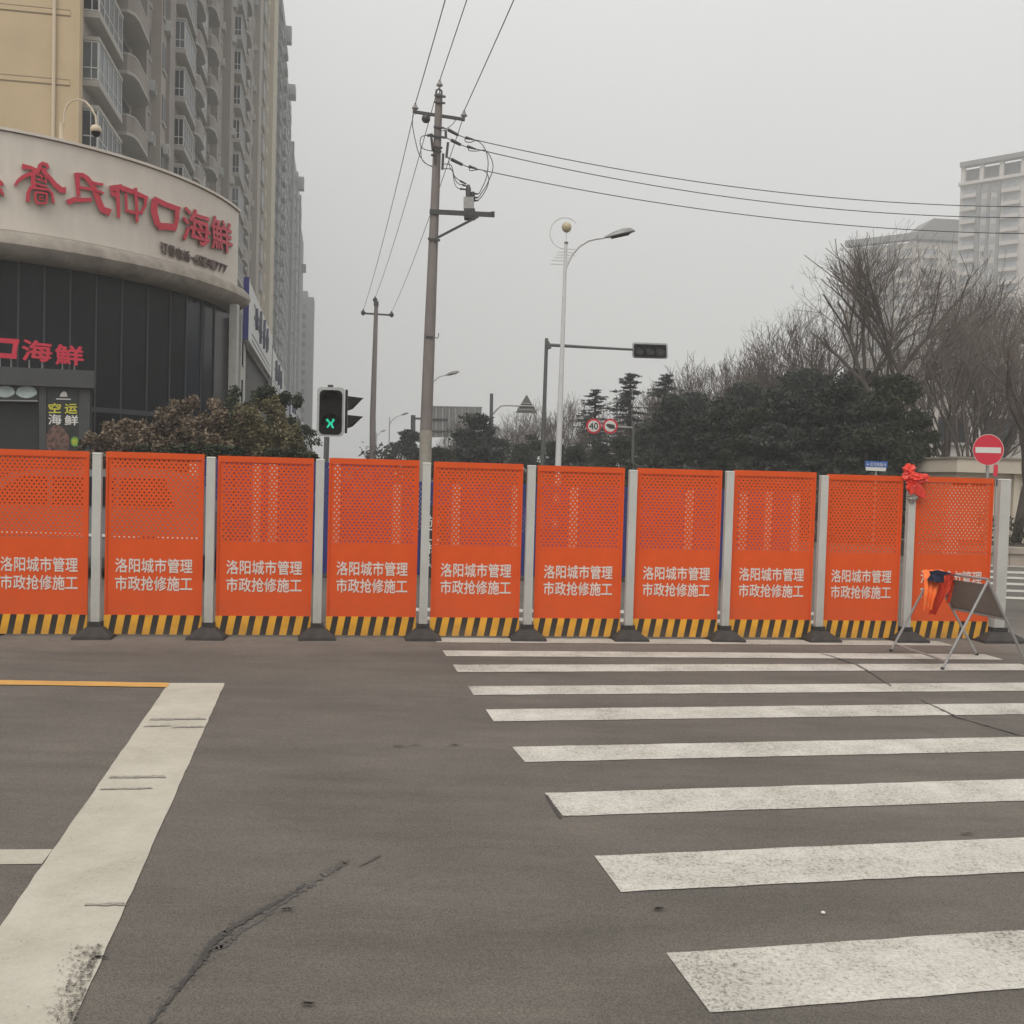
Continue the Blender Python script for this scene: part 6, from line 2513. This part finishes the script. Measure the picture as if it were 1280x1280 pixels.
for k, (x0, y0, x1, y1, w) in enumerate(((408.2, 524, 411.2, 527, 3.0), (417.3, 523.5, 416.2, 527.2, 2.8), (412.0, 529, 415.0, 529, 3.4), (412.8, 528.5, 411.5, 532, 2.4), (414.5, 529, 415.8, 533.5, 2.4), (411.5, 531.5, 409.3, 534.5, 2.0),
                                         (415.5, 532.5, 417.2, 535, 2.2), (411.2, 527, 413, 529, 1.6), (416.2, 527, 415, 529, 1.6))):
    a, b = Vector((x0, y0)), Vector((x1, y1))
    d = (b - a)
    d = d.normalized() if d.length else Vector((1, 0))
    n = Vector((-d.y, d.x)) * w / 2
    mb.prism([tuple(a + n), tuple(b + n), tuple(b - n), tuple(a - n)], -.0215 - k * .0006, -.0205, fn=fnS)
mb.build("green_figure", GREENLED, ps)
# second head facing right, seen from its side
mb = MB()
mb.prism([(431.2, 486), (434.5, 487), (434.5, 541), (431.2, 541)], .0, .34, fn=fnS)
mb.build("side_housing", VISOR, ps)
for (pts) in ([(434.6, 494.5), (454, 497), (452, 498.5), (441, 510.5), (434.6, 513)], [(434.6, 518), (454, 520), (452, 521.5), (441, 532.5), (434.6, 535)]):
    vs, fs = [], []
    n_ = len(pts)
    mb = MB()
    rows = []
    for h_, sq in ((0.0, .45), (.05, .85), (.14, 1.0), (.23, .85), (.30, .45)):
        rows.append([fnS(x, pts[0][1] + (y - pts[0][1]) * (1 if sq == 1 else .55 + .45 * sq), h_) if x > 436 else fnS(x, y, h_) for x, y in pts])
    vs = [v for r in rows for v in r]
    for i in range(len(rows) - 1):
        for k in range(n_):
            fs.append((i * n_ + k, i * n_ + (k + 1) % n_, (i + 1) * n_ + (k + 1) % n_, (i + 1) * n_ + k))
    fs += [tuple(range(n_)), tuple((len(rows) - 1) * n_ + k for k in reversed(range(n_)))]
    mb.add(vs, fs)
    mb.build("visor", VISOR, ps)

# ------------------------------------------------------------------ overhead signal
OY = 35.0
ob_ = GX(675.5, OY)
os_ = thing("overhead_signal", "dark pole with a long arm holding a horizontal vehicle signal seen unlit", "traffic signal", (ob_.x, ob_.y, 0), 0)
O = lambda x, y, dz=0.0: W(x, y, OY + dz)
MB().tube([ob_, O(683.3, 423)], [.085, .06], 12).build("pole", DARKGREEN, os_, smooth=True)
MB().tube([O(684, 431), O(735, 434), O(791, 437)], [.06, .05, .042], 10).build("arm", DARKGREEN, os_, smooth=True)
MB().bar(O(684, 427), O(687, 436), .2, .12).build("arm_flange", DARKGREEN, os_)
mb = MB()
tlo = lambda x, y: (x, y + (x - 812) * .03)
fnO = lambda x, y, h: O(*tlo(x, y), h)
mb.prism(rrect(790.5, 428.5, 834.5, 448, 2.5), .10, .25, fn=fnO)
mb.build("back_board", RIM, os_)
mb = MB()
mb.prism(rrect(792.5, 430.5, 832.8, 446, 1.5), -.05, .099, fn=fnO)
mb.build("housing", BLACKPL, os_)
for cxx in (800, 813, 826):
    mb = MB()
    vs, fs = [], []
    for k in range(13):
        a = math.radians(150 + 240 * k / 12)
        for rr_, dz in ((6.2, -.051), (6.2, -.33), (5.8, -.33), (5.8, -.051)):
            dd_ = dz if dz > -.1 else -.06 - .26 * max(0, -math.sin(a)) ** .6
            vs.append(fnO(cxx + rr_ * math.cos(a), 438 + rr_ * math.sin(a), dd_))
    for k in range(12):
        for q_ in range(4):
            fs.append((k * 4 + q_, k * 4 + (q_ + 1) % 4, (k + 1) * 4 + (q_ + 1) % 4, (k + 1) * 4 + q_))
    mb.add(vs, fs)
    mb.build("hood", VISOR, os_)
    MB().prism([(cxx + 5.6 * math.cos(a), 438 + 5.6 * math.sin(a)) for a in np.linspace(0, 2 * PI, 20, endpoint=False)], -.058, -.0505, fn=fnO).build("lens", mat("lens_dark", (.05, .05, .055), .15, var=.2), os_)


# ------------------------------------------------------------------ road signs
def disc(cx_, cy_, r, y0, d0, d1, ry=None, n=32):
    ry = ry or r
    return MB().prism([(cx_ + r * math.cos(a), cy_ + ry * math.sin(a)) for a in np.linspace(0, 2 * PI, n, endpoint=False)], y0 + d0, y0 + d1, fn=lambda x, y, h: W(x, y, h))


NY = 20.0
nb_ = GX(1231, NY)
ne = thing("no_entry_sign", "round red no entry sign with a white bar on a grey post", "road sign", (nb_.x, nb_.y, 0), 0)
MB().tube([nb_, W(1235.3, 548, NY)], .03, 10).build("post", GALV, ne, smooth=True)
disc(1235.3, 562.3, 19.6, NY, -.052, -.035).build("rim", SIGNWHITE, ne)
disc(1235.3, 562.3, 19.0, NY, -.055, -.0525).build("disc", SIGNRED, ne)
MB().prism([(1219.3, 558.8), (1251.3, 559.5), (1251.3, 566.5), (1219.3, 565.8)], NY - .0585, NY - .0555, fn=lambda x, y, h: W(x, y, h)).build("bar", SIGNWHITE, ne)
b_ = GX(1242, 21.0)
rs = thing("red_ribbon_pole", "slim pole with a small red cloth right below the no entry sign", "pole", (b_.x, b_.y, 0), 0)
MB().tube([b_, W(1245, 575, 21)], .015, 8).build("post", GALV, rs)
MB().prism([(1242, 581), (1247.5, 581), (1247.5, 590), (1246, 596), (1241.5, 595)], 20.92, 20.97, fn=lambda x, y, h: W(x, y, h + .02 * math.sin(y))).build("cloth", SIGNRED, rs)

VY = 25.0
b_ = GX(1092, VY)
sn = thing("street_name_sign", "small blue and white street name sign just above the orange panels", "street sign", (b_.x, b_.y, 0), 0)
MB().tube([b_ + Vector((0, .05, 0)), W(1095, 588, VY + .05)], .03, 8).build("post", GALV, sn)
MB().prism([(1081.5, 576), (1109.5, 577), (1109.3, 584.5), (1081.3, 583.5)], VY - .02, VY, fn=lambda x, y, h: W(x, y, h)).build("blue_plate", SIGNBLUE, sn)
MB().prism([(1081.8, 583.7), (1108, 584.6), (1107, 589), (1082.5, 588)], VY - .02, VY, fn=lambda x, y, h: W(x, y, h)).build("white_plate", SIGNWHITE, sn)
mb = MB()
for k, ch in enumerate("←滨河南路→"):
    x0 = 1083.3 + k * 4.15

    def fn(x, y, z, x0=x0):
        return W(x0 + x * 3.7, 582.6 - y * 4.6 + (x0 - 1083) * .035, VY - .024)
    put_text(mb, ch, fn, offset=.0)
mb.build("lettering", SIGNWHITE, sn)

LY = 33.0
b_ = GX(790.5, LY)
sl = thing("speed_limit_sign", "pair of round red rimmed signs, 40 limit and a second, on a side arm", "road sign", (b_.x, b_.y, 0), 0)
MB().tube([b_ + Vector((0, .1, 0)), W(791.5, 528, LY + .1)], .05, 8).build("post", DARKGREEN, sl)
MB().tube([W(733, 532, LY + .08), W(791, 534.5, LY + .08)], .025, 8).build("arm", GALV, sl)
for cx_ in (742, 762.8):
    disc(cx_, 532.6, 9.4, LY, -.02, .0).build("red_ring", SIGNRED, sl)
    disc(cx_, 532.6, 7.0, LY, -.026, -.021).build("white_disc", SIGNWHITE, sl)
mb = MB()
put_text(mb, "40", lambda x, y, z: W(736.6 + x * 10.8, 536.8 - y * 8.4, LY - .03), offset=.02)
mb.build("numerals", BLACKP, sl)
MB().prism([(757, 531), (760, 529.5), (768, 531), (769, 536), (762, 535.5), (759, 533)], LY - .034, LY - .028, fn=lambda x, y, h: W(x, y, h)).build("pictogram", BLACKP, sl)

TY = 46.0
b_ = GX(612, TY)
ts_ = thing("warning_sign", "triangular warning sign seen from behind on a curved arm", "road sign", (b_.x, b_.y, 0), 0)
MB().tube([b_, W(614.5, 492, TY)], [.09, .075], 10).build("post", DARKGREEN, ts_, smooth=True)
MB().tube([W(615, 519, TY), W(621, 512, TY), W(626, 507.5, TY), W(632, 506.8, TY), W(668, 508, TY)], .035, 8).build("arm", GALV, ts_, smooth=True)
MB().prism([(658.3, 493), (672, 517), (644.5, 516)], TY + .04, TY + .07, fn=lambda x, y, h: W(x, y, h)).build("triangle_plate", TRI_BACK, ts_)
for y in (504, 512):
    MB().bar(W(658 - (y - 492) * .45, y, TY + .02), W(658 + (y - 492) * .45, y + .4, TY + .02), .03, .05).build("plate_rib", GALV, ts_)

BY = 74.0
b_ = GX(515.5, BY)
bg = thing("gantry_sign", "large grey road direction sign seen from behind on a gantry arm", "road sign", (b_.x, b_.y, 0), 0)
MB().tube([b_, W(516.5, 519, BY)], [.2, .17], 12).build("post", DARKGREEN, bg, smooth=True)
MB().tube([W(517, 523, BY), W(560, 524, BY)], .08, 8).build("arm", DARKGREEN, bg)
MB().tube([W(530, 538, BY), W(560, 539, BY)], .06, 8).build("lower_arm", DARKGREEN, bg)
for k in range(8):
    x0 = 537 + k * 8.15
    MB().prism([(x0 + .12, 508.5 + k * .15), (x0 + 8.03, 508.7 + k * .15), (x0 + 8.03, 546.7), (x0 + .12, 546.5)], BY + .1, BY + .16, fn=lambda x, y, h: W(x, y, h)).build("sign_panel", SIGNGREY, bg)
    MB().bar(W(x0 + 4, 509, BY + .05), W(x0 + 4, 546, BY + .05), .06, .09, up=(0, 1, 0)).build("panel_rib", GALV, bg)
MB().bar(W(536.5, 508, BY + .12), W(602.8, 509.3, BY + .12), .12, .08).build("top_rail", GALV, bg)
